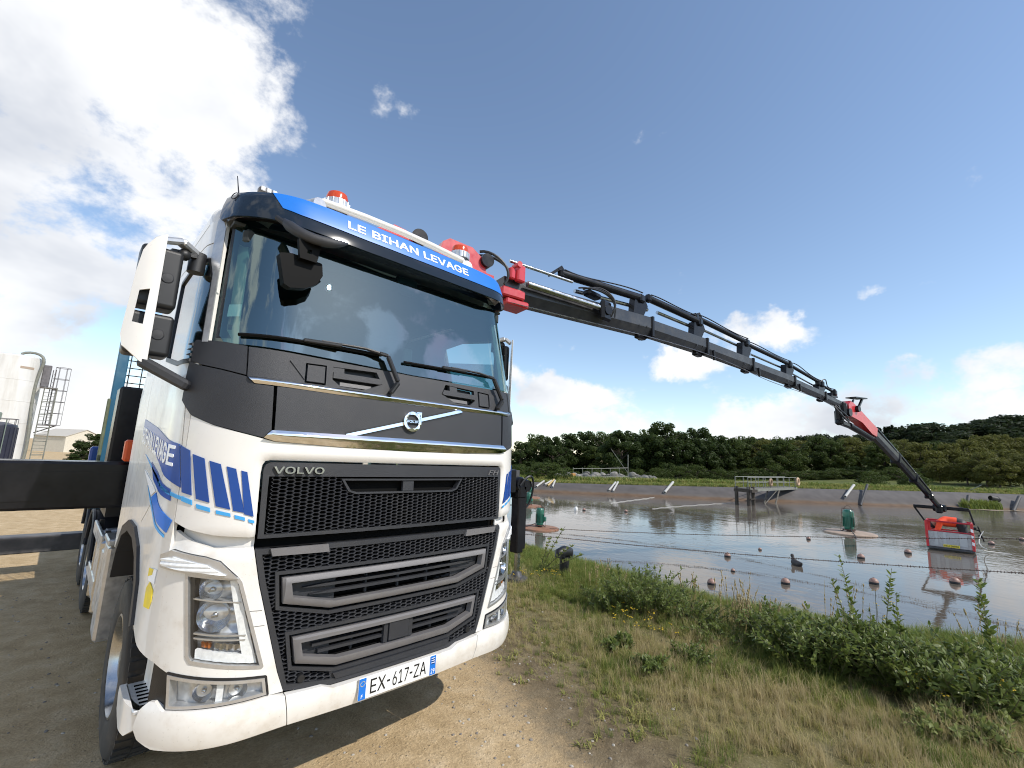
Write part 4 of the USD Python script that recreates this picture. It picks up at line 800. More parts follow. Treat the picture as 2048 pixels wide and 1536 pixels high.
# ---- wheels
def wheel(x, y, sg_, r=.52, w=.30, dish=.06, name='wheel'):
    o = (x, y, r); ax = (sg_, 0, 0); t = w/2
    pr = [(r*.575, -t*.9), (r*.62, -t), (r*.80, -t*1.04), (r*.94, -t*.95), (r*.985, -t*.80), (r, -t*.55), (r, t*.55), (r*.985, t*.80), (r*.94, t*.95), (r*.80, t*1.04), (r*.62, t), (r*.575, t*.9)]
    wh = obj(name, MB().lathe(pr, o, ax, 48), rubber, T, smooth=50)
    tr = MB()
    for k in range(44):
        a = 2*math.pi*k/44
        for q in (-.62, 0, .62):
            a2 = a+(.07 if q == 0 else 0); R = np.array([[1, 0, 0], [0, math.cos(a2), -math.sin(a2)], [0, math.sin(a2), math.cos(a2)]])
            tr.box(np.array(o)+R@np.array([q*t, 0, r-.002]), (t*.5, .046, .018), R)
    obj('tread', tr, rubber, wh, smooth=False)
    rm = obj('rim', MB().lathe([(r*.575, t*.95), (r*.55, t*.97), (r*.53, t*.80), (r*.50, t*.3), (r*.40, t*.2), (r*.30, t*.42), (r*.24, t*.70), (r*.15, t*.78), (0, t*.80)], o, ax, 40), steel, wh, smooth=40)
    for k in range(10):
        a = 2*math.pi*k/10; c = np.array(o)+np.array([sg_*t*.28, .33*r*math.cos(a), .33*r*math.sin(a)]); obj('wheel_nut', MB().cyl(c, c+np.array([sg_*.04, 0, 0]), .014, 6), steel, wh)
for sg_ in (-1, 1):
    wheel(1.06*sg_, 1.40, sg_)
    for y in (4.75, 6.12):
        wheel(1.09*sg_, y, sg_)
        a = np.linspace(.35, math.pi-.15, 12); mg = MB(); V = []
        for xx in (1.255, .80):
            for t in a: V.append((xx*sg_, y+.60*math.cos(t), .52+.60*math.sin(t)))
        i = np.arange(11); mg.add(np.array(V), np.stack([i, i+1, i+13, i+12], 1)); V2 = np.array(V)*[1, 1, 1]; V2[:, 2] -= .012; mg.add(V2, np.stack([i, i+12, i+13, i+1], 1))
        mg.tube([(1.255*sg_, y+.60*math.cos(t), .52+.60*math.sin(t)) for t in a], .02, 6); obj('mudguard', mg, plastic, T)
obj('axle', MB().cyl((-1, 1.40, .52), (1, 1.40, .52), .07, 10), black, T)
for y in (4.75, 6.12): obj('axle', MB().cyl((-1, y, .52), (1, y, .52), .09, 10), black, T)
# ---- chassis, tank, boxes behind the cab
for x in (-.42, .42): obj('chassis_rail', MB().box((x, 4.4, .98), (.09, 8.0, .28)), black, T)
obj('engine_block', MB().box((0, 1.2, .92), (.9, 1.9, .8), ch=.05), void, T)
obj('underbody', MB().box((0, .45, .72), (1.7, .7, .2), ch=.03), void, T)
TK = obj('fuel_tank', MB().box((-1.0, 3.35, .72), (.50, 1.15, .62), ch=.07), alu, T)
for y in (3.05, 3.65): obj('tank_strap', MB().box((-1.0, y, .72), (.52, .06, .64), ch=.07), steel, TK)
BX = obj('step_box', MB().box((-1.08, 2.50, .74), (.36, .34, .72), ch=.02), alu, T); obj('box_lid', MB().box((-1.06, 2.50, 1.13), (.42, .40, .05), ch=.01), alu, BX)
for z in (.60, 1.0): obj('side_guard', MB().box((-1.245, 3.72, z), (.03, 1.15, .13), ch=.008), alu, T)
for y in (3.25, 4.1): obj('guard_post', MB().box((-1.21, y, .78), (.04, .06, .62)), black, T)
obj('air_tank', MB().cyl((-.95, 2.85, 1.18), (-.95, 3.25, 1.18), .12, 16), M('tank_blue', (.04, .10, .22), .35), T); obj('air_tank', MB().cyl((-.72, 2.85, 1.15), (-.72, 3.25, 1.15), .12, 16), alu, T)
# headboard and flatbed
blue_frame = M('sky_blue_paint', (.012, .09, .165), .45, dirt=(.2, .3, .35), damt=.3)
FB = obj('flatbed', MB().box((0, 6.4, 1.20), (2.44, 5.2, .10)), black, T)
HB = obj('headboard', MB().box((-1.275, 4.3, 2.12), (.10, .10, 1.86), ch=.01).box((1.275, 4.3, 2.12), (.10, .10, 1.86), ch=.01).box((0, 4.3, 3.04), (2.45, .10, .10), ch=.01), blue_frame, T, label='sky blue headboard frame behind the cab')
wm = MB()
for k in range(22): wm.cyl((-1.20+k*.1143, 4.3, 2.46), (-1.20+k*.1143, 4.3, 3.0), .006, 5)
for k in range(6): wm.cyl((-1.23, 4.302, 2.52+k*.088), (1.23, 4.302, 2.52+k*.088), .006, 5)
obj('wire_mesh', wm, black, HB); obj('headboard_sheet', MB().box((0, 4.31, 1.84), (2.46, .03, 1.26)), void, HB); obj('headboard_post', MB().box((-1.335, 4.18, 1.80), (.03, .06, 1.20), ch=.008), M('mossy_grey', (.10, .12, .07), .7, var=.3, vscale=10), HB)
obj('blue_canister', MB().box((-1.33, 4.6, 1.74), (.14, .20, .24), ch=.02), blue_dark, T)

# ================================================================ THE LOADER CRANE
K = thing('loader_crane', 'black and red loader crane behind the cab with its long boom reaching over the pond', 'crane')
KA = np.array([.2, 2.7]); KB = np.array([21.3, -1.78]); KE = (KB-KA)/np.linalg.norm(KB-KA); KN = np.array([-KE[1], KE[0]])
def BP(t, z, l=0.0): return np.array([*(KA+KE*t+KN*l), z])          # t along the boom, l to its far side
UPV = (0, 0, 1)
obj('crane_base', MB().box((0, 2.82, 1.15), (1.1, .62, .75), ch=.06).cyl((0.2, 2.7, 1.4), (0.2, 2.7, 2.3), .30, 24), crane_black, K)
obj('column', MB().box((.2, 2.7, 3.05), (.55, .55, 1.7), ch=.08), red, K)
obj('side_tower', MB().box((-.95, 3.3, 1.92), (.74, .36, 1.08), ch=.02), crane_black, K)
obj('orange_tag', MB().box((-1.235, 2.46, 1.86), (.06, .12, .18), ch=.015), M('orange_plastic', (.62, .09, .02), .4), K)
# stabiliser beams and right hand leg
SBm = obj('stabiliser_beam', MB().box((-2.9, 2.62, 1.575), (3.6, .36, .37), ch=.02).box((-2.9, 2.44, 1.57), (3.6, .012, .22)), crane_black, K)
obj('stabiliser_beam', MB().box((2.2, 2.75, 1.575), (2.8, .36, .37), ch=.02), crane_black, K)
rear_steel = M('dusty_dark_steel', (.05, .05, .055), .45, var=.2, dirt=(.13, .12, .11), dscale=3, damt=.5)
obj('rear_stabiliser', MB().box((-2.4, 7.05, .43), (3.4, .26, .235), ch=.015), rear_steel, K)
LX, LY = 3.83, 2.72
LG = obj('stabiliser_leg', MB().box((LX-.03, LY, 1.02), (.15, .17, 1.15), ch=.015).box((LX+.06, LY-.02, 1.0), (.07, .12, 1.0), ch=.01), crane_black, K, label='right stabiliser leg standing on the grass')
obj('leg_ram', MB().cyl((LX, LY, .08), (LX, LY, .55), .048, 14), steel, LG); obj('leg_foot', MB().lathe([(0, .13), (.07, .13), (.10, .06), (.18, .045), (.19, .0), (0, 0)], (LX, LY, .02), n=20), rear_steel, LG)
hm = MB().lathe([(0, -.07), (.10, -.07), (.12, -.04), (.12, .04), (.10, .07), (0, .07)], (LX-.05, LY-.02, 1.52), (0, 1, 0), 20).box((LX-.02, LY-.04, 1.40), (.19, .12, .22), ch=.03).lathe([(0, -.06), (.09, -.06), (.10, 0), (.09, .06), (0, .06)], (LX+.09, LY-.04, 1.50), (0, 1, 0), 18)
obj('leg_motor', hm, crane_black, LG); obj('leg_plate', MB().box((LX-.08, LY+.10, 1.52), (.30, .02, .44)), rear_steel, LG)
obj('leg_hose', MB().tube(spline([(LX-.1, LY-.1, 1.5), (LX+.14, LY-.14, 1.63), (LX+.2, LY-.1, 1.4), (LX+.11, LY-.06, 1.15)], 16), .018, 6), black, LG)
# first arm and the red knuckle showing above the roof
obj('main_arm', MB().beam(BP(-.2, 3.4), BP(.5, 4.55), .42, .46, ch=.05), red, K)
kn = MB()
for (pl, l0, w) in (([(.45, 4.35), (.55, 4.66), (.82, 4.80), (.98, 4.77), (1.25, 4.58), (2.3, 4.5), (2.3, 4.15), (.9, 4.15)], -.20, .40), ([(1.45, 4.60), (1.50, 4.80), (1.60, 4.87), (1.95, 4.84), (2.12, 4.72), (2.2, 4.50)], -.17, .34)):
    o = BP(0, 0, l0); Mx = np.eye(4); Mx[:3, 0] = [*KE, 0]; Mx[:3, 1] = [0, 0, 1]; Mx[:3, 2] = np.cross(Mx[:3, 0], Mx[:3, 1]); Mx[:3, 3] = BP(0, 0, -l0); kn.prism(pl, w, Mx)
obj('knuckle', kn, red, K)
obj('knuckle_pin', MB().cyl(BP(1.15, 4.72, -.24), BP(1.15, 4.72, .24), .11, 16), crane_black, K); obj('knuckle_pin', MB().cyl(BP(2.18, 4.70, -.22), BP(2.18, 4.70, .22), .10, 16), crane_black, K)
obj('hose', MB().tube(spline([BP(2.1, 4.85, -.1), BP(2.35, 4.78, -.22), BP(2.5, 4.6, -.25), BP(2.45, 4.4, -.24)], 12), .02, 6).tube(spline([BP(2.0, 4.8, .1), BP(2.3, 4.82, -.1), BP(2.55, 4.66, -.2)], 12), .02, 6), black, K)
# red collar at the root of the boom
obj('boom_collar', MB().beam(BP(2.45, 4.34), BP(2.86, 4.33), .40, .14, ch=.02).beam(BP(2.55, 4.22), BP(2.95, 4.20), .34, .10, ch=.02), red, K)
obj('ram_bracket', MB().box(BP(2.72, 4.63, -.23), (.16, .10, .26), ch=.02).box(BP(2.58, 4.60, -.23), (.10, .08, .18), ch=.02).cyl(BP(2.66, 4.74, -.32), BP(2.66, 4.74, -.16), .045, 12), red, K)
# telescoping sections
prof_b = lambda w, h: [(-w/2, h/2), (w/2, h/2), (w/2, -h*.10), (w*.26, -h/2), (-w*.26, -h/2), (-w/2, -h*.10)]
def section(t0, z0, t1, z1, w0, h0, w1=None, h1=None):
    w1, h1 = w1 or w0, h1 or h0; V = []
    d = np.array([t1-t0, z1-z0]); d /= np.linalg.norm(d)
    for t, z, w, h in ((t0, z0, w0, h0), (t1, z1, w1, h1)):
        for (l, q) in prof_b(w, h): V.append(BP(t-d[1]*q, z+d[0]*q, l))
    i = np.arange(6); j = (i+1) % 6; mb = MB().add(np.array(V), np.stack([i, i+6, j+6, j], 1)[:, ::-1])
    for o, f in ((0, 1), (6, -1)):
        mb.add(np.array(V)[o:o+6], np.array([[0, k, k+1] for k in range(1, 5)])[:, ::f])
    return mb
J = [(2.5, 4.40), (5.72, 4.43), (7.40, 4.355), (9.10, 4.225), (10.95, 4.09), (12.55, 3.905), (13.50, 3.775)]
HW = [(.31, .34), (.27, .295), (.235, .255), (.20, .22), (.17, .19), (.145, .165)]
secs = []
for k in range(6):
    (t0, z0), (t1, z1) = J[k], J[k+1]; w, h = HW[k]
    s_ = obj('boom_section', section(t0-(.2 if k else 0), z0+(.0 if k else 0), t1, z1, w, h), crane_grey, K, smooth=False); secs.append(s_)
    d = np.array([t1-t0, z1-z0]); d /= np.linalg.norm(d)
    if k < 5:   # end frame, pad and hanger at the joint
        fr = MB(); fr.beam(BP(t1-.03, z1-.0), BP(t1+.03, z1), w+.05, h+.05, ch=.01)
        fr.box(BP(t1-.16, z1-h/2-.03), (.26, .12, .07), ch=.02)
        if k in (1, 2, 3): fr.beam(BP(t1+.16, z1-h*.2, -w/2-.02), BP(t1+.18, z1-h*.5-.12, -w/2-.02), .05, .045, ch=.01)
        obj('section_collar', fr, crane_black, s_)
        for q in (-.35, -.15): obj('bolt', MB().cyl(BP(t1+q, z1-.02+.05*q, -w/2-.008), BP(t1+q, z1-.02+.05*q, -w/2), .016, 8), black, s_)
# side cylinder (bright ram) of the first section and the top rams, one per section
obj('extension_ram', MB().cyl(BP(2.85, 4.50, -.25), BP(4.35, 4.46, -.25), .048, 16), steel, K); obj('ram_clevis', MB().box(BP(4.42, 4.42, -.27), (.26, .10, .36), ch=.04).cyl(BP(4.42, 4.42, -.35), BP(4.42, 4.42, -.2), .08, 14), crane_black, K)
obj('top_rod', MB().cyl(BP(2.55, 4.80, -.20), BP(3.75, 4.78, -.20), .024, 12), steel, K)
tubes = [((3.62, 4.93), (5.52, 4.96), .070), ((5.70, 5.0), (7.25, 4.86), .066), ((7.10, 4.93), (8.95, 4.73), .054), ((8.90, 4.69), (10.80, 4.50), .046), ((10.75, 4.49), (12.40, 4.22), .040), ((12.2, 4.21), (13.1, 4.07), .034)]
for k, ((ta, za), (tb_, zb), r) in enumerate(tubes):
    R_ = obj('top_ram', MB().cyl(BP(ta, za, -.06), BP(tb_, zb, -.06), r, 14), crane_black, K)
    obj('ram_rod', MB().cyl(BP(ta+.4, za-.16, .06), BP(tb_+.3, zb-.13, .06), r*.5, 10), steel, R_)
    obj('ram_eye', MB().box(BP(ta+.02, za, -.06), (.13, .12, .15), ch=.03).box(BP(tb_-.02, zb-.02, -.06), (.16, .14, .16), ch=.03), crane_black, R_)
    # plate that carries the ram on its section
    tj, zj = J[k+1] if k < 5 else (13.0, 3.84); hh = HW[k][1]/2
    pl = sg.Polygon([(tb_-.22, zj+hh-.02+.03), (tb_-.18, zb-.03), (tb_+.10, zb-.03), (tb_+.16, zb-.14), (tb_+.02, zj+hh-.02)]); pl = pl if pl.is_valid else pl.buffer(0)
    Mx = np.eye(4); Mx[:3, 0] = [*KE, 0]; Mx[:3, 1] = [0, 0, 1]; Mx[:3, 2] = np.cross(Mx[:3, 0], Mx[:3, 1]); Mx[:3, 3] = BP(0, 0, .06)
    obj('ram_plate', MB().prism(pl, .14, Mx), crane_black, R_)
    obj('ram_hose', MB().tube(spline([BP(ta+.05, za+r, -.1), BP(ta+.4, za-.03+r+.012, -.1), BP((ta+tb_)/2, (za+zb)/2+r+.012, -.09), BP(tb_-.25, zb+r+.03, -.1), BP(tb_, zb+r+.02, -.1)], 14), .012, 5), black, R_)
obj('hose_hook', MB().beam(BP(3.38, 4.84, -.06), BP(3.60, 5.02, -.06), .05, .045).beam(BP(3.58, 5.03, -.06), BP(3.70, 4.90, -.06), .06, .10), crane_black, K)
obj('hose_hook', MB().beam(BP(6.95, 4.93, -.06), BP(7.22, 5.0, -.06), .05, .05).beam(BP(7.2, 5.02, -.06), BP(7.34, 4.86, -.06), .06, .08), crane_black, K)
obj('valve_block', MB().box(BP(4.25, 4.70, -.12), (.36, .16, .10), ch=.03), crane_black, K)
hb = MB()
for k in range(3): hb.tube(spline([BP(3.9+.1*k, 4.72, -.18), BP(4.2+.1*k, 4.74+.02*k, -.26), BP(4.55, 4.62, -.30-.02*k), BP(4.6-.08*k, 4.34, -.3)], 14), .016, 5)
obj('hose', hb, black, K)
obj('hoist_rope', MB().tube(spline([BP(2.6, 4.17, -.2), BP(5.6, 4.20, -.2), BP(8.4, 4.08, -.16), BP(9.4, 3.97, -.12), BP(11.0, 3.86, -.1), BP(12.9, 3.66, -.1)], 40), .007, 5), steel, K)
# elbow and red jib knuckle
obj('elbow', MB().box(BP(13.62, 3.66), (.30, .26, .40), ch=.05).cyl(BP(13.75, 3.58, -.17), BP(13.75, 3.58, .17), .11, 16).box(BP(13.45, 3.42), (.22, .2, .42), ch=.05).beam(BP(13.3, 3.30), BP(14.1, 3.22), .12, .13, ch=.03).beam(BP(13.15, 3.72, -.1), BP(13.35, 3.34, -.1), .07, .09, ch=.02), crane_black, K)
obj('jib_ram', MB().cyl(BP(14.0, 3.25), BP(15.45, 2.98), .085, 14).cyl(BP(13.7, 3.30), BP(14.2, 3.22), .05, 12), crane_black, K)
Mx = np.eye(4); Mx[:3, 0] = [*KE, 0]; Mx[:3, 1] = [0, 0, 1]; Mx[:3, 2] = np.cross(Mx[:3, 0], Mx[:3, 1]); Mx[:3, 3] = BP(0, 0, .12)
JK = obj('jib_knuckle', MB().prism([(13.80, 3.50), (13.78, 3.80), (13.95, 3.92), (14.15, 3.86), (14.5, 3.72), (15.62, 3.26), (15.52, 3.02), (15.2, 3.08), (14.6, 3.36), (14.2, 3.44)], .24, Mx), red, K)
obj('jib_guard', MB().beam(BP(14.0, 4.02, -.1), BP(14.75, 4.06, -.1), .26, .03).beam(BP(14.75, 4.06, -.1), BP(14.45, 3.78, -.1), .05, .05).beam(BP(14.45, 3.76, .1), BP(14.7, 4.04, .1), .04, .04).cyl(BP(14.25, 3.72, -.2), BP(14.25, 3.72, .2), .09, 12), crane_black, JK)
obj('yellow_label', MB().prism([(14.9, 3.36), (15.5, 3.12), (15.5, 3.20), (14.92, 3.45)], .008, np.array(Mx)+np.array([[0]*4]*4)), yellow, JK)
obj('hose', MB().tube(spline([BP(12.9, 3.66, -.12), BP(13.1, 3.42, -.22), BP(13.5, 3.30, -.2), BP(13.7, 3.42, -.1)], 14), .022, 6).tube(spline([BP(13.0, 3.70, -.1), BP(13.2, 3.52, -.2), BP(13.5, 3.44, -.18)], 12), .018, 6), black, K)
JJ = [(15.6, 3.08), (17.2, 2.42), (18.55, 1.83), (19.75, 1.29), (20.62, .90)]
JW = [(.20, .225), (.17, .19), (.14, .16), (.115, .135)]
for k in range(4):
    (t0, z0), (t1, z1) = JJ[k], JJ[k+1]; w, h = JW[k]
    s_ = obj('jib_section', section(t0, z0, t1, z1, w, h), crane_grey if k == 0 else crane_black, K, smooth=False)
    obj('section_collar', MB().beam(BP(t1-.06, z1+.02), BP(t1+.02, z1-.015), w+.05, h+.05, ch=.01), crane_black, s_)
    if k < 3:
        o = h/2+.10
        obj('top_ram', MB().cyl(BP(t0+.2, z0+o+.0), BP(t1+.15, z1+o-.02), .05-.008*k, 12).box(BP(t1+.05, z1+o-.05), (.16, .12, .16), ch=.02), crane_black, K)
obj('jib_valve', MB().box(BP(19.5, 1.26, -.14), (.22, .12, .20), ch=.04), crane_black, K)
obj('jib_head', MB().cyl(BP(20.70, .86, -.16), BP(20.70, .86, .16), .12, 16).box(BP(20.66, .82), (.30, .2, .26), ch=.04), crane_black, K)

# ================================================================ THE WORK BASKET
bx, by = KB
G = thing('work_basket', 'red framed crew basket with grey mesh panels hanging from the crane jib over the water', 'basket', (20.75, by+.02, -.56), 0, None, (.86, .62, .94))
X0, X1, Y0, Y1 = 0., .85, -.93, .93      # local: x away from the camera, y along the basket's width
mesh_grey = M('grey_expanded_mesh', (.36, .35, .35), .5, var=.15, vscale=12)
fork = MB().beam((.10, 1.42, 1.50), (.10, -.92, 1.50), .11, .12, ch=.02)
obj('fork_bar', fork, crane_black, G)
for y0, y1 in ((1.40, .98), (-.90, -1.05)): obj('fork_arm', MB().beam((.10, y0, 1.50), (.12, y1, .98), .08, .08, ch=.015), crane_black, G)
for (x, y) in ((X0, Y0), (X0, Y1), (X1, Y0), (X1, Y1)): obj('corner_post', MB().beam((x, y, .06), (x, y, 1.0), .12, .09, up=(1, 0, 0), ch=.01), red, G)
rl = MB()
for z in (1.0, .66):
    for a, b in (((X0, Y0), (X0, Y1)), ((X0, Y1), (X1, Y1)), ((X1, Y1), (X1, Y0)), ((X1, Y0), (X0, Y0))): rl.cyl((*a, z), (*b, z), .03 if z > .9 else .02, 8)
obj('guard_rail', rl, red, G)
obj('basket_floor', MB().box(((X0+X1)/2, 0, .04), (X1-X0+.08, Y1-Y0+.08, .07), ch=.01), rear_steel, G)
for (c, s) in (((X0-.012, 0, .36), (.012, 1.80, .54)), ((X1+.012, 0, .36), (.012, 1.80, .54)), (((X0+X1)/2, Y1+.012, .36), (.78, .012, .54)), (((X0+X1)/2, Y0-.012, .36), (.78, .012, .54))): obj('mesh_panel', MB().box(c, s), mesh_grey, G)
for q in (.55, .20): obj('panel_stiffener', MB().box((X0-.022, q, .38), (.010, .12, .48)), M('pale_grey_sheet', (.42, .42, .42), .5), G)
obj('panel_stiffener', MB().box((X0-.022, -.55, .38), (.010, .30, .40)), _mats['pale_grey_sheet'], G)
hz = MB(); hz2 = MB()
for y in (Y0, ):
    for k in range(7): (hz if k % 2 else hz2).prism([(-.05, .16+k*.115), (.05, .13+k*.115), (.05, .245+k*.115), (-.05, .275+k*.115)], .006, frame((X0-.042, y+.0, 0), (0, -1, 0), (0, 0, 1)))
obj('hazard_stripe', hz, letter, G); obj('hazard_stripe', hz2, red, G)
for (x, y) in ((.2, Y1-.12), (.55, Y1-.02)): obj('side_plate', MB().box((x, y, .82), (.03, .10, .32)), red, G)
nm = obj('maker_plate', MB().box((X0-.030, -.05, .15), (.012, .66, .09)), yellow, G)
tv = meshkit.text_mesh('PALFINGER', 1.0, 1.0, bold=True); v = np.array(tv.vertices); v -= v.min(0); v /= v.max(0)
obj('maker_letters', (np.c_[X0-.036-.003*v[:, 2], .24-.58*v[:, 0], .12+.06*v[:, 1]], np.array(tv.faces)[:, :]), letter_black, nm, smooth=False)
obj('control_bracket', MB().box((.1, Y0-.10, .86), (.14, .16, .10), ch=.02).beam((.1, Y0-.1, .85), (.1, Y0-.30, .78), .05, .05).beam((.1, Y0-.24, .95), (.1, Y0-.42, .42), .05, .05).box((.1, Y0-.30, .60), (.08, .16, .10), ch=.02), crane_black, G)
obj('mast_pad', MB().box((.10, .22, 1.50), (.22, .34, .20), ch=.04), crane_black, G)

# ================================================================ PERSON IN THE BASKET
import manifold3d as m3
def limb(joints, bones, refine=.03, iters=12):
    def ball(c, r):
        t = m3.Manifold.sphere(float(r), 20); return t.translate([float(x) for x in c])
    parts = [m3.Manifold.batch_hull([ball(*joints[a]), ball(*joints[b])]) for a, b in bones]
    m = m3.Manifold.batch_boolean(parts, m3.OpType.Add).refine_to_length(refine).to_mesh()
    t = trimesh.Trimesh(m.vert_properties[:, :3], m.tri_verts, process=True); trimesh.smoothing.filter_taubin(t, iterations=iters); return np.array(t.vertices), np.array(t.faces)
PO = np.array([20.75, by-.13, -.53]); pw = lambda x, y, z: PO+np.array([x, y, z])
J_ = dict(hip=(pw(.45, -.16, .86), .15), waist=(pw(.45, .02, .90), .145), chest=(pw(.44, .22, .90), .16), neck=(pw(.43, .42, .86), .06), head=(pw(.42, .53, .80), .10), crown=(pw(.42, .57, .74), .095),
          kl=(pw(.36, -.24, .50), .085), al=(pw(.40, -.16, .14), .055), kr=(pw(.55, -.20, .50), .085), ar=(pw(.55, -.10, .14), .055), hl=(pw(.38, -.16, .84), .12), hr=(pw(.52, -.16, .84), .12), tl=(pw(.40, .02, .095), .045), tr=(pw(.55, .08, .095), .045),
          sl=(pw(.24, .36, .88), .075), sr=(pw(.62, .36, .88), .075), el=(pw(.20, .44, .62), .055), er=(pw(.64, .46, .62), .055), wl=(pw(.24, .52, .40), .042), wr=(pw(.60, .54, .40), .042))
pv, pf = limb(J_, [('hip', 'waist'), ('waist', 'chest'), ('chest', 'neck'), ('neck', 'head'), ('head', 'crown'), ('hl', 'kl'), ('kl', 'al'), ('al', 'tl'), ('hr', 'kr'), ('kr', 'ar'), ('ar', 'tr'), ('hl', 'hr'), ('chest', 'sl'), ('chest', 'sr'), ('sl', 'el'), ('el', 'wl'), ('sr', 'er'), ('er', 'wr')])
skin = M('skin', (.45, .27, .19), .5); hivis = M('orange_hi_vis', (.85, .075, .02), .7, var=.1); trousers = M('black_trousers', (.014, .014, .017), .6, var=.2)
PE = thing('person', 'person in an orange jacket and black trousers bending over inside the red work basket', 'person', (0, 0, 0))
obj('body', (pv, pf), skin, PE, smooth=True)
JA = {k: (c, r+.018) for k, (c, r) in J_.items()}
jv, jf = limb({**JA, 'w2': (pw(.45, -.02, .90), .168)}, [('w2', 'chest'), ('chest', 'sl'), ('chest', 'sr'), ('sl', 'el'), ('el', 'wl'), ('sr', 'er'), ('er', 'wr')]); obj('jacket', (jv, jf), hivis, PE, smooth=True)
tv, tf = limb({**JA, 'w3': (pw(.45, -.06, .90), .160)}, [('hip', 'w3'), ('hl', 'hr'), ('hl', 'kl'), ('kl', 'al'), ('hr', 'kr'), ('kr', 'ar')]); obj('trousers', (tv, tf), trousers, PE, smooth=True)
for k in ('tl', 'tr'): obj('boot', MB().sphere(J_[k][0]+np.array([0, -.02, 0]), .06, 2, (.8, 1.9, .8)), black, PE)
for c in ('wl', 'wr'):
    hnd = {'p0': (J_[c][0], .036), 'p1': (J_[c][0]+np.array([.0, .02, -.07]), .032)}; bs = [('p0', 'p1')]
    for f in range(4):
        o = np.array([-.024+.016*f, .02, -.08]); hnd[f'a{f}'] = (J_[c][0]+o, .011); hnd[f'b{f}'] = (J_[c][0]+o+np.array([0, .012, -.035]), .0095); hnd[f'c{f}'] = (J_[c][0]+o+np.array([0, -.002, -.062+.006*abs(f-1.3)]), .008); bs += [(f'a{f}', f'b{f}'), (f'b{f}', f'c{f}')]
    hnd['t0'] = (J_[c][0]+np.array([.03, .015, -.03]), .012); hnd['t1'] = (J_[c][0]+np.array([.05, .03, -.065]), .010); bs.append(('t0', 't1'))
    hv, hf = limb(hnd, bs, .006, 6); obj('hand', (hv, hf), skin, PE, smooth=True)
obj('helmet', MB().lathe([(.125, 0), (.122, .03), (.105, .085), (.06, .12), (0, .13)], J_['head'][0]+np.array([0, .03, -.04]), (0, .75, -.55), 24), trousers, PE)
hose_w = M('white_hose', (.55, .54, .50), .5)
tag(obj('rope', MB().tube(spline([(20.78, by-.83, .2), at_dist(1958, 1080, 22.2), at_dist(1972, 1097, 21.2), at_z(1988, 1106, WATER)+[0, 0, .03], at_z(2024, 1109, WATER)], 24), .012, 6), hose_w), 'white rope trailing from the work basket into the water', 'rope')

# ================================================================ AERATORS
green = M('motor_green', (.015, .115, .075), .35, coat=.4, var=.12, dirt=(.06, .10, .07), damt=.4); float_m = M('float_rust', (.24, .115, .066), .75, var=.2, dirt=(.24, .2, .15), dscale=2, damt=.6, rvar=.1)
rusty = M('rusty_steel', (.06, .035, .025), .7, var=.3)
def aerator(label, px, py, s=1.0, rz=0, tone=float_m):
    p = at_z(px, py, WATER); a = thing('pond_aerator', label, 'aerator', p, rz, None, s)
    obj('float_disc', MB().lathe([(0, .03), (.25, .10), (.95, .085), (1.05, .05), (1.06, -.03), (.9, -.08), (0, -.08)], n=40), tone, a)
    mt = MB().lathe([(0, .20), (.16, .20), (.19, .24), (.20, .30), (.205, .78), (.22, .80), (.22, .98), (.20, 1.02), (.16, 1.08), (.10, 1.10), (0, 1.10)], n=28); mo = obj('motor', mt, green, a)
    fn_ = MB()
    for k in range(22):
        t = 2*math.pi*k/22; fn_.box((.215*math.cos(t), .215*math.sin(t), .54), (.03, .008, .44), np.array([[math.cos(t), -math.sin(t), 0], [math.sin(t), math.cos(t), 0], [0, 0, 1]]))
    obj('cooling_fins', fn_, green, mo, smooth=False); obj('terminal_box', MB().box((.0, -.28, .52), (.20, .14, .24), ch=.02), green, mo)
    obj('shaft_mount', MB().cyl((0, 0, .05), (0, 0, .22), .11, 14).lathe([(.16, .20), (.26, .19), (.26, .16), (.1, .16)], n=20), rusty, a)
    st = MB()
    for t in (.5, 2.6, 4.7): st.cyl((.33*math.cos(t), .33*math.sin(t), .07), (.24*math.cos(t), .24*math.sin(t), 1.12), .010, 6).cyl((.33*math.cos(t), .33*math.sin(t), .09), (.1*math.cos(t), .1*math.sin(t), .22), .02, 6)
    st.tube([(.24*math.cos(t), .24*math.sin(t), 1.12) for t in np.linspace(.5, 6.78, 16)], .008, 5).tube(spline([(-.2, .1, 1.12), (0, 0, 1.28), (.2, -.1, 1.12)], 10), .008, 5); obj('lifting_frame', st, rusty, a)
    obj('power_cable', MB().tube(spline([(0, -.30, .40), (-.1, .15, .30), (-.35, .60, .12), (-.6, 1.1, .05), (-.9, 1.9, -.05)], 18), .02, 6), black, a)
    return a
aerator('green pump motor on a round rusty float, nearest the truck', 1079, 1057, .68, 30)
aerator('green pump motor on a pale round float, between the gangway and the work basket', 1699, 1067, .90, 80, M('float_pale', (.33, .25, .19), .75, var=.2, dirt=(.24, .2, .15), dscale=2, damt=.6))
aerator('green pump motor on a float just beyond the one nearest the truck', 1057, 1012, .66, 10)
aerator('half hidden green pump motor, farthest out on the pond', 1059, 995, .66, 50)
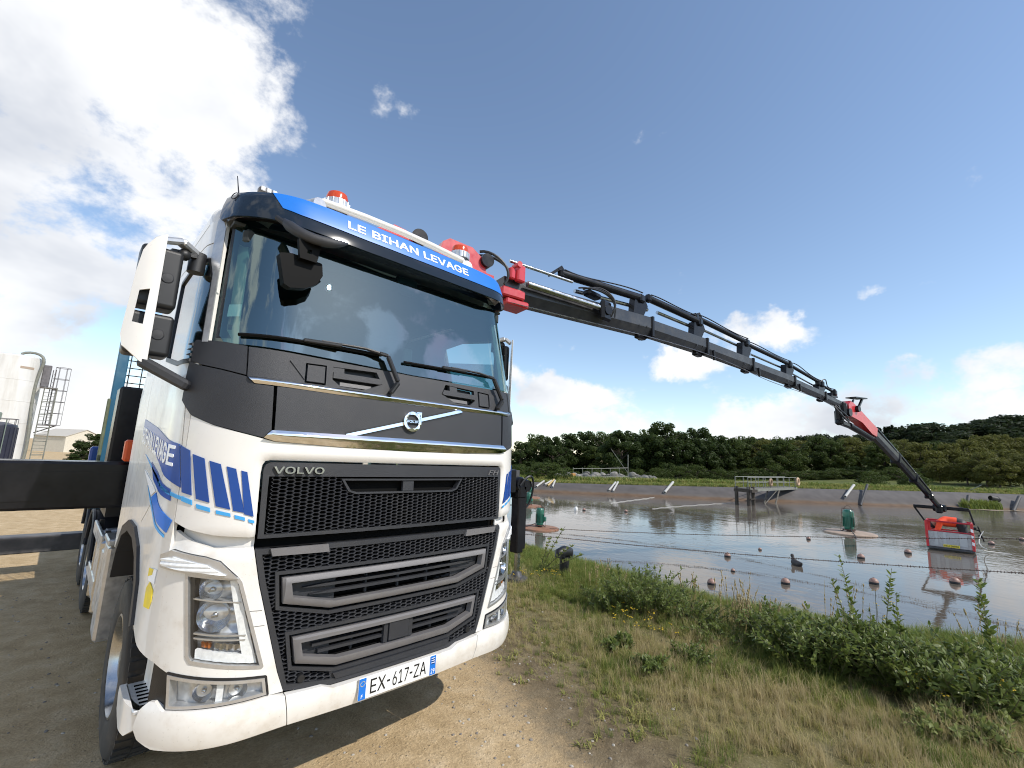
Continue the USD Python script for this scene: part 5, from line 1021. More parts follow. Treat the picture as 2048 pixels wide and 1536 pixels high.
# buoys
fl_top = M('buoy_pink', (.30, .18, .14), .5, var=.2, dirt=(.06, .045, .04), dscale=3, damt=.7); fl_dark = M('buoy_dark', (.02, .02, .022), .5)
B0 = None
def buoy(px, py, r, label):
    global B0
    p = at_z(px, py+2, WATER)
    if B0 is None:
        B0 = thing('ball_buoy', label, 'buoy', p, 0, 'ball buoys floating on the pond', r)
        obj('ball', MB().sphere((0, 0, .45), 1.0, 3), fl_top, B0); obj('waterline_band', MB().lathe([(.86, -.25), (1.015, .05), (1.02, .42), (1.012, .52)], (0, 0, 0), n=28), fl_dark, B0); obj('rope_eye', MB().tube([(.12*math.cos(t), 0, 1.48+.12*math.sin(t)) for t in np.linspace(0, 6.28, 12)], .04, 6), rusty, B0)
    else: copy_of(B0, label, p, rng.uniform(0, 360), r)
for b in [(1168, 1019, .085, 'small pink buoy near the left end of the pond, farther of two'), (1252, 1022, .085, 'small pink buoy left of the tree reflections, nearer of two'), (1455, 1112, .085, 'dark-bellied buoy below the gangway posts'), (1466, 1141, .05, 'tiny pale buoy nearer than the gangway'),
          (1423, 1167, .085, 'pinkish buoy closest to the near bank shrubs on the left'), (1520, 1098, .05, 'tiny pink buoy below the gangway, right of its posts'), (1617, 1077, .07, 'little pink buoy left of the pale round float'), (1722, 1115, .095, 'tilted buoy just under the pale round float'),
          (1571, 1166, .09, 'pinkish buoy in front of the grass stems, middle of the pond'), (1748, 1166, .095, 'dark buoy behind the tall leafy shoot'), (1816, 1105, .095, 'buoy just left of the work basket'), (1910, 1165, .10, 'buoy in the reflection of the work basket'), (1983, 1087, .095, 'buoy just right of the work basket'), (2044, 1079, .09, 'buoy at the right hand edge of the pond view')]: buoy(*b)
tag(obj('marker_float', MB().sphere(at_z(1152, 1021, WATER)+[0, 0, .05], .09, 2, (1, 1, 1.7)), M('white_float', (.7, .7, .68), .5)), 'small white float near the two pink buoys', 'float')
dk = thing('duck', 'dark duck swimming among the buoys', 'duck', at_z(1593, 1130, WATER), 40)
dj = {'a': (np.array([-.16, 0, .05]), .07), 'b': (np.array([.10, 0, .05]), .085), 'n': (np.array([.17, 0, .15]), .035), 'h': (np.array([.20, 0, .21]), .045), 't': (np.array([-.28, 0, .10]), .02)}
dv, df_ = limb(dj, [('a', 'b'), ('b', 'n'), ('n', 'h'), ('a', 't')], .02, 6); obj('body', (dv, df_), M('duck_brown', (.035, .03, .028), .7), dk, smooth=True); obj('bill', MB().cyl((.24, 0, .205), (.30, 0, .195), .016, 8, .008), M('duck_bill', (.2, .16, .05), .5), dk)

def on_far(px, dist, dz=0.0):      # a point of the far ground on the bearing of px, dist metres from the camera
    d = ray(px, 960)[:2]; d /= np.linalg.norm(d); p = CAM[:2]+d*dist; return np.array([*p, float(ground_h(p[0], p[1]))+dz])
def far_dist(px):
    d = ray(px, 980)[:2]; d /= np.linalg.norm(d); r = sg.LineString([CAM[:2], CAM[:2]+d*120]); g = r.intersection(far_line)
    return 42. if g.is_empty else math.hypot(g.centroid.x-CAM[0], g.centroid.y-CAM[1])

# ================================================================ GANGWAY AND THINGS ON THE FAR BANK
wood = M('weathered_wood', (.12, .11, .09), .8, var=.25, vscale=8); galv = M('galvanised_tube', (.17, .175, .15), .6, var=.2); pile = M('dark_pile', (.035, .026, .018), .75, var=.4, vscale=5)
g0, g1 = at_z(1497, 1033, WATER), None
GW = thing('pond_gangway', 'steel gangway with handrails on dark posts, running from the far bank out over the water', 'gangway', (0, 0, 0))
A0 = at_z(1500, 1012, WATER)[:2]; B0_ = on_far(1592, far_dist(1592)+2.4)[:2]
LEN = float(np.linalg.norm(B0_-A0)); fd = (B0_-A0)/LEN; pd = np.array([-fd[1], fd[0]])
P = lambda t, l, z: np.array([*(A0+fd*t+pd*l), z])
GH = .52
for t in (.1, .9):
    for l in ((.1, .9) if t < .5 else (.1,)): obj('pile', MB().cyl(P(t, l, -2.2), P(t, l, GH+.15), .12, 12), pile, GW)
obj('cross_beam', MB().beam(P(0, -.1, GH-.12), P(1.0, -.1, GH-.12), .16, .2).beam(P(.1, -.1, GH-.12), P(.1, 1.05, GH-.12), .16, .2).beam(P(.0, -.05, -.15), P(1, -.05, -.15), .06, .06), pile, GW)
for k in range(18):
    t = k*LEN/18; obj('plank', MB().box(P(t+LEN/36, .5, GH+.02+rng.uniform(-.008, .008)), (LEN/18-.012, .85, .05), np.stack([[*fd, 0], [*pd, 0], [0, 0, 1]], 1)), wood, GW)
for l in (.08, .92):
    r = obj('handrail', MB().cyl(P(0, l, GH+.80), P(LEN+.3, l, GH+.82), .03, 8).cyl(P(0, l, GH+.42), P(LEN+.3, l, GH+.44), .022, 8), galv, GW)
    for k in range(8): obj('rail_post', MB().cyl(P(k*LEN/7, l, GH), P(k*LEN/7, l, GH+.80), .028, 8), galv, GW)
    obj('side_beam', MB().beam(P(0, l, GH-.08), P(LEN+.4, l, GH-.06), .07, .2), galv, GW)
obj('strut', MB().cyl(P(LEN*.52, .1, -.7), P(LEN*.62, .1, GH-.1), .06, 8).cyl(P(LEN*.52, .9, -.7), P(LEN*.62, .9, GH-.1), .06, 8).cyl(P(LEN*.3, .1, -.6), P(LEN*.56, .1, GH-.2), .03, 6), wood, GW)
lb = P(LEN-.05, -.15, GH+.50)
tag(obj('lifebuoy', MB().lathe([(.27+.085*math.cos(a), .085*math.sin(a)) for a in np.linspace(0, 6.2832, 13)], lb, (pd[0]*-1, pd[1]*-1, 0), 28), M('lifebuoy_faded', (.42, .29, .18), .6, var=.2)), 'faded lifebuoy hung on the bank end of the pond gangway', 'lifebuoy')
tag(obj('lifebuoy', MB().lathe([(.22+.08*math.cos(a), .08*math.sin(a)) for a in np.linspace(0, 6.2832, 13)], P(LEN*.4, -.05, GH+.45), (pd[0]*-1, pd[1]*-1, 0), 28), M('lifebuoy_brown', (.22, .15, .09), .6, var=.2)), 'brown ring hung half way along the pond gangway rail', 'lifebuoy')
# old gangway lying in the grass
OG = thing('old_gangway', 'long rusty grey railing frame lying in the grass in front of the stone heap', 'railing', (0, 0, 0))
a_, b_ = on_far(1146, 44), on_far(1256, 47)
for k in range(7):
    q = a_+(b_-a_)*k/6; obj('rail_post', MB().cyl(q, q+[0, 0, 1.25], .03, 6), galv, OG)
for h in (.42, 1.22): obj('rail', MB().cyl(a_+[0, 0, h-.1], b_+[0, 0, h+.08], .035, 6), galv, OG)
obj('deck', MB().beam(a_+[0, 0, .22], b_+[0, 0, .40], .7, .12), wood, OG); obj('end_post', MB().cyl(b_, b_+[0, 0, 2.6], .04, 6).cyl(b_+[0, 0, .8], b_+[-1.5, 1., 3.1], .02, 6), galv, OG)
obj('end_frame', MB().box(a_+[0, 0, .45], (.5, .3, .5), ch=.05), M('rust_orange', (.35, .18, .05), .7), OG)
# stones heaped behind it: each stone a thing's part
stone_ms = [M(f'stone_{k}', c, .85, var=.25, bump=.8, bscale=30) for k, c in enumerate([(.15, .145, .13), (.20, .19, .17), (.10, .098, .09)])]
SH = thing('stone_heap', 'long heap of pale grey boulders at the foot of the trees across the pond', 'stone heap', (0, 0, 0))
ico = trimesh.creation.icosphere(1, 1.0)
for k in range(95):
    u = rng.uniform(0, 1); px = 1112+200*u; dd = 48+rng.uniform(0, 2.2); r = rng.uniform(.20, .42); base = on_far(px, dd)
    lim = .62 if .25 < u < .8 else .40
    v = np.array(ico.vertices); v *= (.72+.5*meshkit.noise(v*1.3+k*7.1, k))[:, None]; v *= r*np.array([1.15, 1, .8]); t = rng.uniform(0, 6.28); v = v @ np.array([[math.cos(t), -math.sin(t), 0], [math.sin(t), math.cos(t), 0], [0, 0, 1]])
    obj('stone', (v+base+[0, 0, rng.uniform(.1, lim)], np.array(ico.faces)), stone_ms[k % 3], SH, smooth=False)
# pipes over the crest
pvc = M('pale_pipe', (.42, .41, .38), .4, dirt=(.3, .26, .2), dscale=3, damt=.5); pipe_dark = M('dark_pipe', (.03, .028, .026), .6, var=.3)
def bank_pipe(px0, px1, f0, f1, label, r=.075, mat=None, cat='pipe'):
    def bp(px, f):
        D = far_dist(px)+2.3*f; p = on_far(px, D); bt = float(bank_top(p[0], p[1])); z = WATER-.1+(bt+.15-WATER)*f; return np.array([p[0], p[1], z+r])
    a, b = bp(px0, f0), bp(px1, f1); p = thing('bank_pipe', label, cat, (0, 0, 0)); obj('tube', MB().cyl(a, b, r, 14, caps=False).cyl(a+(b-a)*.002, b-(b-a)*.002, r*.86, 14, caps=False), mat or pvc, p)
    obj('pipe_mouth', MB().lathe([(r*.84, 0), (r*1.12, -.02), (r*1.12, .10), (r*1.0, .12)], a, (b-a), 14), mat or pvc, p); return a, b
bank_pipe(1073, 1088, .55, 1.05, 'white pipe on the far bank nearest the truck'); bank_pipe(1090, 1103, .75, 1.1, 'white pipe, second from the truck on the far bank'); bank_pipe(1096, 1108, .65, 1.2, 'yellowed pipe crossing another on the far bank', mat=M('yellowed_pipe', (.45, .33, .14), .5)); bank_pipe(1105, 1110, .55, 1.12, 'steep white pipe right of the yellowed one on the far bank')
bank_pipe(1218, 1231, .45, 1.12, 'left one of a pair of white pipes on the far bank'); bank_pipe(1226, 1236, .40, 1.14, 'right one of a pair of white pipes on the far bank')
a, b = bank_pipe(1329, 1346, .42, 1.2, 'thick white pipe with a hose running out of it into the pond', .10)
def water_hose(first, px, r, label):
    P = [np.asarray(p, float) for p in first]+[at_z(u, v, WATER)+[0, 0, .02] for u, v in px]; t = np.r_[0, np.cumsum(np.linalg.norm(np.diff(P, axis=0), axis=1))]; q = np.linspace(0, t[-1], 60); Q = np.stack([np.interp(q, t, np.array(P)[:, k]) for k in range(3)], 1)
    Q[3:-3] = np.stack([np.convolve(Q[:, k], np.ones(7)/7, 'valid') for k in range(3)], 1); tag(obj('pond_hose', MB().tube(Q, r, 6), hose_w), label, 'hose')
water_hose([b, a], [(1322, 991), (1308, 995), (1290, 998), (1265, 1001), (1222, 1007)], .013, 'white hose curving from the thick pipe out onto the pond')
water_hose([], [(1478, 1005), (1420, 1009), (1360, 1013), (1305, 1018)], .010, 'pale hose lying on the water left of the gangway')
bank_pipe(1688, 1707, .50, 1.25, 'fat white pipe on the far bank right of the gangway', .10); bank_pipe(1717, 1734, -.0, 1.3, 'dark pipe with a white collar on the far bank, beside the fat white pipe', .09, pipe_dark); 
bank_pipe(1928, 1933, .1, .75, 'dark upright pipe at the left end of the weed clump', .12, pipe_dark); bank_pipe(1992, 1976, .55, .62, 'dark pipe mouth in the weed clump', .20, pipe_dark); bank_pipe(2018, 2034, -.05, .78, 'dark slanting pipe right of the weed clump', .13, pipe_dark)
tag(obj('white_crate', MB().box(on_far(1787, far_dist(1787)+3.4, .25), (.9, .7, .45), ch=.05).box(on_far(1787, far_dist(1787)+3.4, .55), (.7, .5, .1), ch=.03), pvc), 'white box on the crest behind the crane jib', 'crate')
OR = thing('railing_bundle', 'pale metal railings lying askew in the reeds right of the jib', 'railing', (0, 0, 0))
for k, (p0, p1) in enumerate((((1932, 974), (1962, 962)), ((1936, 979), (1972, 965)), ((1946, 981), (1980, 967)), ((1968, 980), (1972, 966)))):
    D = far_dist(1950)+5; q0, q1 = on_far(p0[0], D), on_far(p1[0], D); q0[2] += .1+.05*k; q1[2] += .75; obj('rail', MB().cyl(q0, q1, .035, 6), galv, OR)
silt = M('silt_foam', (.34, .28, .20), .8, var=.3, vscale=1.5)
sp = [on_far(1890+14*k, far_dist(1890+14*k)-.6-.35*math.sin(k*1.3))[:2] for k in range(14)]; sp2 = [on_far(1890+14*k, far_dist(1890+14*k)+.35)[:2] for k in range(14)]
bar_p = sg.Polygon(sp+sp2[::-1]).buffer(.1); bv, bf = trimesh.creation.triangulate_polygon(bar_p, engine='earcut')
obj('silt_bar', MB().add(np.c_[bv, np.full(len(bv), WATER+.02)], bf), silt, smooth=False, kind='structure', label='pale silt bar at the water edge under the weed clump')
# barbed wires along the near bank
for nm, pts in (('nearer barbed wire sagging across the pond view', [(1030, 1066, 13.5), (1300, 1093, 14.0), (1620, 1119, 14.5), (2060, 1147, 15.)]), ('farther barbed wire drawn in front of the work basket', [(1100, 1057, 17.0), (1300, 1066, 17.0), (1640, 1074, 17.2), (2060, 1078, 17.5)])):
    Q = spline([at_dist(px, py, D) for px, py, D in pts], 60); mb = MB().tube(Q, .007, 5)
    w = thing('barbed_wire', nm, 'wire', (0, 0, 0)); obj('strand', mb, rusty, w); bm = MB(); QQ = spline([at_dist(px, py, D) for px, py, D in pts], 220)
    for k in range(0, 220): bm.box(QQ[k], (.045, .012, .012), np.array(trimesh.transformations.euler_matrix(*rng.uniform(0, 3, 3))[:3, :3]))
    obj('barbs', bm, rusty, w, smooth=False, kind='stuff')
Q = at_z(1127, 1150, -.02); BO = thing('standpipe', 'short black standpipe with a bent cap at the near bank', 'pipe', Q)
obj('tube', MB().cyl((0, 0, -.4), (0.02, 0, .30), .085, 14), black, BO); obj('cap', MB().tube([(-.16, -.0, .30), (-.14, 0, .37), (0, 0, .40), (.14, 0, .37), (.17, 0, .28)], [.06, .085, .09, .085, .06], 12), black, BO)

# ================================================================ TANKS AND SHED ON THE LEFT
tank_w = M('tank_white', (.60, .60, .585), .5, var=.05, vscale=1, dirt=(.32, .29, .23), dscale=1.6, damt=.40, streak=.12); dsteel = M('ladder_steel', (.14, .13, .135), .5, metal=.4, var=.2)
SD = 45.0; sc_ = at_dist(-16, 905, SD); sc_[2] = -.1; SR = 1.55; SHT = 7.3
SI = thing('silo_tank', 'tall white cylindrical silo with a caged ladder, left of the truck', 'silo', sc_)
d_ = (CAM-sc_)[:2]; d_ /= np.linalg.norm(d_); rt = np.array([-d_[1], d_[0]]);  # rt: to the right as seen by the camera
if rt @ CR[:2] < 0: rt = -rt
obj('shell', MB().lathe([(SR, 0), (SR, SHT-.1), (SR-.04, SHT), (SR*.6, SHT+.12), (0, SHT+.18)], n=56), tank_w, SI, smooth=40)
rm_ = MB()
for z in (1.5, 2.9, 4.3, 5.7): rm_.lathe([(SR, -.015), (SR+.012, -.01), (SR+.012, .01), (SR, .015)], (0, 0, z), n=56)
obj('seam', rm_, tank_w, SI)
Lp = lambda f, r, z: np.array([*(d_*f+rt*r), z])
aw = lambda an, rr, z: Lp(rr*math.cos(an), rr*math.sin(an), z)      # an: angle round the tank from the camera side to the right
obj('feed_pipe', MB().tube(spline([aw(.35, .9, SHT+.15), aw(.75, SR*.8, SHT+.32), aw(.88, SR+.16, SHT+.1), aw(.90, SR+.18, SHT-.7), aw(.90, SR+.18, 3), aw(.90, SR+.18, 0)], 40), .085, 10), galv, SI)
obj('tank_stripe', MB().add(*(lambda A: (np.array([aw(a, SR+.012, z) for a in A for z in (6.45, 6.60)]), np.array([[2*k, 2*k+2, 2*k+3, 2*k+1] for k in range(len(A)-1)])))(np.linspace(.25, .72, 9))), M('faded_label', (.34, .27, .21), .6), SI)
ld = MB()
for w in (-.2, .2): ld.cyl(aw(1.35, SR+.55, 2.9)+np.array([*(rt*w*.3), 0])+np.array([*(d_*w), 0]), aw(1.35, SR+.55, SHT-.6)+np.array([*(rt*w*.3), 0])+np.array([*(d_*w), 0]), .025, 6)
for k in range(13): ld.cyl(aw(1.35, SR+.55, 3.0+k*.28)+np.array([*(d_*-.2), 0]), aw(1.35, SR+.55, 3.0+k*.28)+np.array([*(d_*.2), 0]), .016, 5)
obj('ladder', ld, dsteel, SI)
cg = MB()
for k in range(6):
    z = 2.9+k*.80; c = aw(1.42, SR+.95, z); cg.tube([c+np.array([*(rt*.38*math.cos(t)+d_*.38*math.sin(t)), 0]) for t in np.linspace(0, 6.283, 15)], .018, 5)
for t in np.linspace(0, 6.283, 7)[:-1]: c = aw(1.42, SR+.95, 0)+np.array([*(rt*.38*math.cos(t)+d_*.38*math.sin(t)), 0]); cg.cyl(c+[0, 0, 2.9], c+[0, 0, 6.9], .014, 5)
obj('ladder_cage', cg, dsteel, SI)
cg = MB(); c0 = aw(1.05, SR+.75, 0)
for k in range(22): cg.cyl(c0+np.array([*(rt*-.28), .1+k*.235]), c0+np.array([*(rt*.28), .1+k*.235]), .016, 5)
for w in (-.3, .3): cg.cyl(c0+np.array([*(rt*w), 0]), c0+np.array([*(rt*w), 5.4]), .028, 6).cyl(c0+np.array([*(rt*w+d_*.5), 0]), c0+np.array([*(rt*w+d_*.5), 5.4]), .018, 6)
for k in range(6): z = .9+.88*k; cg.tube([c0+np.array([*(rt*.34*math.cos(t)+d_*(.25+.36*math.sin(t))), z]) for t in np.linspace(0, 6.283, 13)], .014, 5)
obj('lower_ladder', cg, galv, SI)
obj('landing', MB().box(aw(1.2, SR+.8, 2.85), (.9, 1.3, .06)).beam(aw(1.2, SR+.2, 2.3), aw(1.25, SR+1.2, 2.85), .06, .06).box(aw(1.05, SR+.6, 5.35), (.8, .9, .05)), dsteel, SI)
obj('tank_box', MB().box(aw(1.35, SR+.18, 6.2), (.4, .4, 1.5), ch=.03), dsteel, SI)
t2 = at_dist(-30, 910, 30.0); t2[2] = -.1
TK2 = thing('dark_tank', 'low dark navy storage tank standing in front of the white silo', 'tank', t2, 0, None, (.8, .8, .88))
obj('shell', MB().lathe([(1.0, 0), (1.0, 2.75), (.96, 2.85), (.5, 2.98), (0, 3.0)], n=44), M('tank_navy', (.02, .022, .038), .4, var=.15, dirt=(.06, .06, .06), damt=.3), TK2)
rib = MB()
for k in range(26): a = 2*math.pi*k/26; rib.box((1.012*math.cos(a), 1.012*math.sin(a), 1.37), (.03, .05, 2.7), np.array([[math.cos(a), -math.sin(a), 0], [math.sin(a), math.cos(a), 0], [0, 0, 1]]))
obj('ribs', rib, _mats['tank_navy'], TK2, smooth=False)
rl = MB()
for a in np.linspace(0, 6.283, 14)[:-1]: rl.cyl((.95*math.cos(a), .95*math.sin(a), 2.8), (.95*math.cos(a), .95*math.sin(a), 3.15), .015, 5)
rl.tube([(.95*math.cos(a), .95*math.sin(a), 3.15) for a in np.linspace(0, 6.283, 25)], .015, 5); obj('top_rail', rl, dsteel, TK2)
dd2 = (CAM-t2)[:2]; dd2 /= np.linalg.norm(dd2); r2 = np.array([dd2[1], -dd2[0]]); r2 = r2 if r2 @ CR[:2] > 0 else -r2
obj('side_pipe', MB().cyl((*(dd2*1.08+r2*.2), 0), (*(dd2*1.08+r2*.2), 3.0), .06, 8).cyl((*(dd2*1.05+r2*.5), 0), (*(dd2*1.05+r2*.5), 3.1), .02, 6).box((*(dd2*.6+r2*.1), 3.25), (.35, .35, .4), ch=.05), M('green_grey', (.16, .2, .17), .5), TK2)
sh = at_dist(101, 912, 95.0); sh[2] = -.3
wall_c = M('rendered_wall', (.56, .52, .43), .85, var=.06, dirt=(.42, .38, .30), damt=.3)
ds = (CAM-sh)[:2]; ds /= np.linalg.norm(ds); SHD = thing('farm_shed', 'small cream rendered shed with a brown eaves line behind the silo', 'shed', sh, math.degrees(math.atan2(ds[1], ds[0]))+90+32)
hh_, ww, dp = 3.5, 2.4, 6.0
obj('wall', MB().prism([(-ww, 0), (ww, 0), (ww, hh_-1.05), (0, hh_), (-ww, hh_-1.05)], dp, frame((0, 0, 0), (1, 0, 0), (0, 0, 1)) @ np.diag([1, 1, 1, 1])), wall_c, SHD, smooth=False)
obj('roof', MB().beam((-ww-.15, -dp/2, hh_-1.02), (0.0, -dp/2, hh_+.06), dp+.2, .07, ).beam((0, -dp/2, hh_+.06), (ww+.15, -dp/2, hh_-1.02), dp+.2, .07), M('roof_pale', (.45, .42, .37), .8), SHD)
obj('door', MB().box((-.8, .03, .55), (.7, .06, 1.0)), M('shed_brown', (.12, .07, .05), .6), SHD); obj('floodlight', MB().box((-.3, .12, 2.45), (.4, .2, .16), ch=.03).box((1.7, .12, 1.95), (.35, .2, .14), ch=.03), galv, SHD); obj('downpipe', MB().cyl((1.4, .06, 0), (1.4, .06, 2.2), .05, 8), galv, SHD)

# ================================================================ TREES
def leafmat(name, col, tr=.48): return M(name, col, .6, isl=.65, transl=tr, spec=.25)
bark = M('bark', (.055, .042, .03), .9, var=.3, vscale=3)
def crown(r, H, W, n, seed, low=.10, leaf=.34, gaps=.55):
    """leaf sprays spread over many uneven clumps"""
    g = np.random.default_rng(seed); nc = int(66*r); C = []
    while len(C) < nc:
        p = g.uniform(-1, 1, 3); 
        if np.linalg.norm(p) > 1 or np.linalg.norm(p) < .35: continue
        z = low+(1-low)*(p[2]*.5+.5); wz = min(1.0, .62+1.6*z)*math.sqrt(max(0, 1-max(0, (z-.48)/.56)**2.2))
        C.append((p[0]*W*wz, p[1]*W*wz, z*H*.97, g.uniform(.09, .22)*W+.10))
    C = np.array(C); C[:6, :3] = [[W*.30*math.cos(t), W*.30*math.sin(t), H*(.90+.05*math.sin(3*t))] for t in np.arange(6)*1.05+g.uniform(0, 6)]; k = g.integers(0, nc, n); d = g.normal(size=(n, 3)); d /= np.linalg.norm(d, axis=1, keepdims=True); rad = g.uniform(.45, 1.05, n)**.5
    P = C[k, :3]+d*(C[k, 3]*rad)[:, None]*[1, 1, .92]
    nr = d+[0, 0, .12]+g.normal(size=(n, 3))*.38; nr /= np.linalg.norm(nr, axis=1, keepdims=True); e1 = np.cross(nr, g.normal(size=(n, 3))); e1 /= np.linalg.norm(e1, axis=1, keepdims=True); e2 = np.cross(nr, e1); e2 /= np.linalg.norm(e2, axis=1, keepdims=True); s = leaf*g.uniform(.5, 1.2, n)[:, None]
    V = np.stack([P-e1*s, P+e2*s*.55, P+e1*s, P-e2*s*.55], 1).reshape(-1, 3); i = np.arange(n)*4
    return V, np.stack([i, i+1, i+2, i+3], 1)
def trunk(H, W, seed, r=.22, th=.45):
    g = np.random.default_rng(seed); mb = MB().tube(spline([(0, 0, -.3), (g.normal()*.1, g.normal()*.1, H*.2), (g.normal()*.2, g.normal()*.2, H*th), (g.normal()*.3, g.normal()*.3, H*.85)], 10), np.linspace(r, r*.25, 10), 8)
    for k in range(9):
        a = g.uniform(0, 6.28); z0 = H*g.uniform(.16, .6); L = W*g.uniform(.5, .95); mb.tube(spline([(0, 0, z0), (L*.5*math.cos(a), L*.5*math.sin(a), z0+H*.10), (L*math.cos(a), L*math.sin(a), z0+H*.24)], 6), np.linspace(r*.45, .03, 6), 6)
    return mb
leaf_a, leaf_b, leaf_c, leaf_d = leafmat('leaf_dark', (.12, .185, .046)), leafmat('leaf_mid', (.18, .25, .058)), leafmat('leaf_olive', (.34, .35, .085)), leafmat('leaf_far', (.085, .125, .050))
protos = {}
def tree(kind, label, loc, H, W=None, rz=0, group=None):
    """first of each kind is built, the rest refer to it"""
    H0, W0_, low, n, mat, leaf, tr = {'broad': (8., 3.1, .0, 16000, leaf_a, .17, .26), 'broad_b': (8., 3.5, .0, 16000, leaf_b, .17, .24), 'airy': (6., 2.9, .08, 9500, leaf_c, .15, .16), 'round': (9., 5.2, .04, 12000, leaf_d, .30, .35), 'conifer': (9., 1.6, .05, 1500, leaf_d, .38, .2), 'bush': (2., 1.6, .0, 4000, leaf_b, .085, .04)}[kind]
    wf = (W or W0_*H/H0*1.25)/W0_; s = (wf, wf, H/H0)
    name = {'conifer': 'conifer_tree', 'bush': 'bank_bush'}.get(kind, 'broadleaf_tree'); cat = 'bush' if kind == 'bush' else 'tree'
    if kind not in protos:
        sd = {'broad_b': 5, 'broad': 18, 'airy': 31, 'bush': 44, 'round': 57, 'conifer': 70}[kind]; t = thing(name, label, cat, loc, rz, group, s); protos[kind] = t
        if kind == 'conifer':
            g = np.random.default_rng(sd); z = g.uniform(.06, 1, 1500)**1.2; a = g.uniform(0, 6.28, 1500); rr = (1-z)*1.7*g.uniform(.5, 1, 1500)+.05; P = np.c_[rr*np.cos(a), rr*np.sin(a), z*9]; d = np.c_[np.cos(a), np.sin(a), -.5+0*a]; e2 = np.cross(d, [0, 0, 1.]); V = np.stack([P-d*.4, P+e2*.14, P+d*.4, P-e2*.14], 1).reshape(-1, 3); i = np.arange(1500)*4; obj('crown', (V, np.stack([i, i+1, i+2, i+3], 1)), mat, t, smooth=False)
        else: obj('crown', crown(W0_/2.2, H0, W0_, n, sd, low, leaf), mat, t, smooth=False)
        obj('trunk', trunk(H0, W0_, sd, tr), bark, t)
        return t
    return copy_of(protos[kind], label, loc, rz, s, group, cat)
ORD = 'first second third fourth fifth sixth seventh eighth ninth tenth eleventh twelfth thirteenth fourteenth fifteenth sixteenth seventeenth eighteenth nineteenth twentieth twenty-first twenty-second twenty-third twenty-fourth twenty-fifth twenty-sixth'.split()
_seen = {}
def tree_at(kind, px, vtop, D, label, W=None, group=None):
    if '{o}' in label: _seen[label] = _seen.get(label, -1)+1; label = label.replace('{o}', ORD[_seen[label]])
    p = on_far(px, D); d = ray(px, vtop); zt = CAM[2]+d[2]*D/math.hypot(d[0], d[1]); H = max(zt-p[2], 1.5); return tree(kind, label, p, H, W, rng.uniform(0, 360), group)
row = 'trees in the row across the pond'
L1 = '{o} dark broadleaf tree to the right of the truck in the row across the pond'; L2 = '{o} mid green tree right of the two tallest ones in the row across the pond'; L3 = '{o} olive green tree from the red crane elbow rightwards in the lower tree row'
for px, v, D, k, lb in [(1040, 884, 52, 'broad', L1), (1072, 870, 54, 'broad_b', L1), (1104, 874, 52, 'broad', L1), (1138, 868, 54, 'broad', L1), (1172, 864, 55, 'broad', L1), (1208, 866, 54, 'broad_b', L1), (1242, 862, 56, 'broad', L1), (1276, 868, 55, 'broad', L1), (1325, 846, 57, 'broad', 'tallest dark broadleaf tree of the row across the pond'), (1300, 862, 55, 'broad_b', L1), (1362, 866, 57, 'broad', L1), (1400, 857, 58, 'broad', 'second tallest dark tree, just right of the tallest one'),
                       (1434, 872, 59, 'broad', L2), (1466, 876, 60, 'broad_b', L2), (1500, 874, 62, 'broad_b', L2), (1535, 880, 61, 'airy', L2), (1568, 876, 63, 'broad_b', L2), (1602, 882, 62, 'airy', L2), (1640, 872, 66, 'broad_b', L2), (1672, 880, 64, 'broad_b', L2)]: tree_at(k, px, v, 104+(D % 7)*3.5, lb, group=row)
for px, v, D, k in [(1705, 876, 66, 'airy'), (1740, 884, 66, 'airy'), (1772, 882, 70, 'broad_b'), (1808, 880, 69, 'airy'), (1842, 886, 70, 'airy'), (1874, 884, 72, 'broad_b'), (1905, 888, 71, 'airy'), (1940, 880, 72, 'airy'), (1975, 872, 74, 'airy'), (2008, 870, 75, 'airy'), (2042, 876, 75, 'airy'), (2075, 874, 76, 'airy')]: tree_at(k, px, v, 100+(D % 7)*3.5, L3, group=row)
# understorey in front of the trunks
U1 = '{o} low dark bush to the right of the truck under the tree row'
for k in range(26):
    px = 1030+k*40+rng.uniform(-8, 8); D = far_dist(min(px, 2040))*0+rng.uniform(94, 99); v = np.interp(px, [1030, 1400, 1700, 2100], [938, 938, 940, 942])+rng.uniform(-8, 8); tree_at('bush', px, v, D, U1, W=rng.uniform(2.4, 3.4), group='bushes under the tree row')
tree_at('bush', 1098, 944, 43, 'pale green bush left of the stone heap, on the far bank', W=2.2)
tree_at('bush', 1075, 950, 44, 'smaller pale bush beside the first, nearest the truck', W=1.4)
for px, v, D, lb in [(1745, 958, 62, 'dark bush right of the two pipes on the far bank'), (1826, 955, 64, 'dark bush just behind the crane jib on the far bank')]: tree_at('bush', px, v, D, lb, W=1.5)
for px, v, D in [(1880, 918, 90), (1935, 915, 88), (1975, 905, 86), (1997, 918, 82), (2018, 900, 90), (2050, 908, 84)]: tree_at('airy', px, v, D, '{o} small olive tree from the crane jib rightwards in the field before the row', group='field trees')
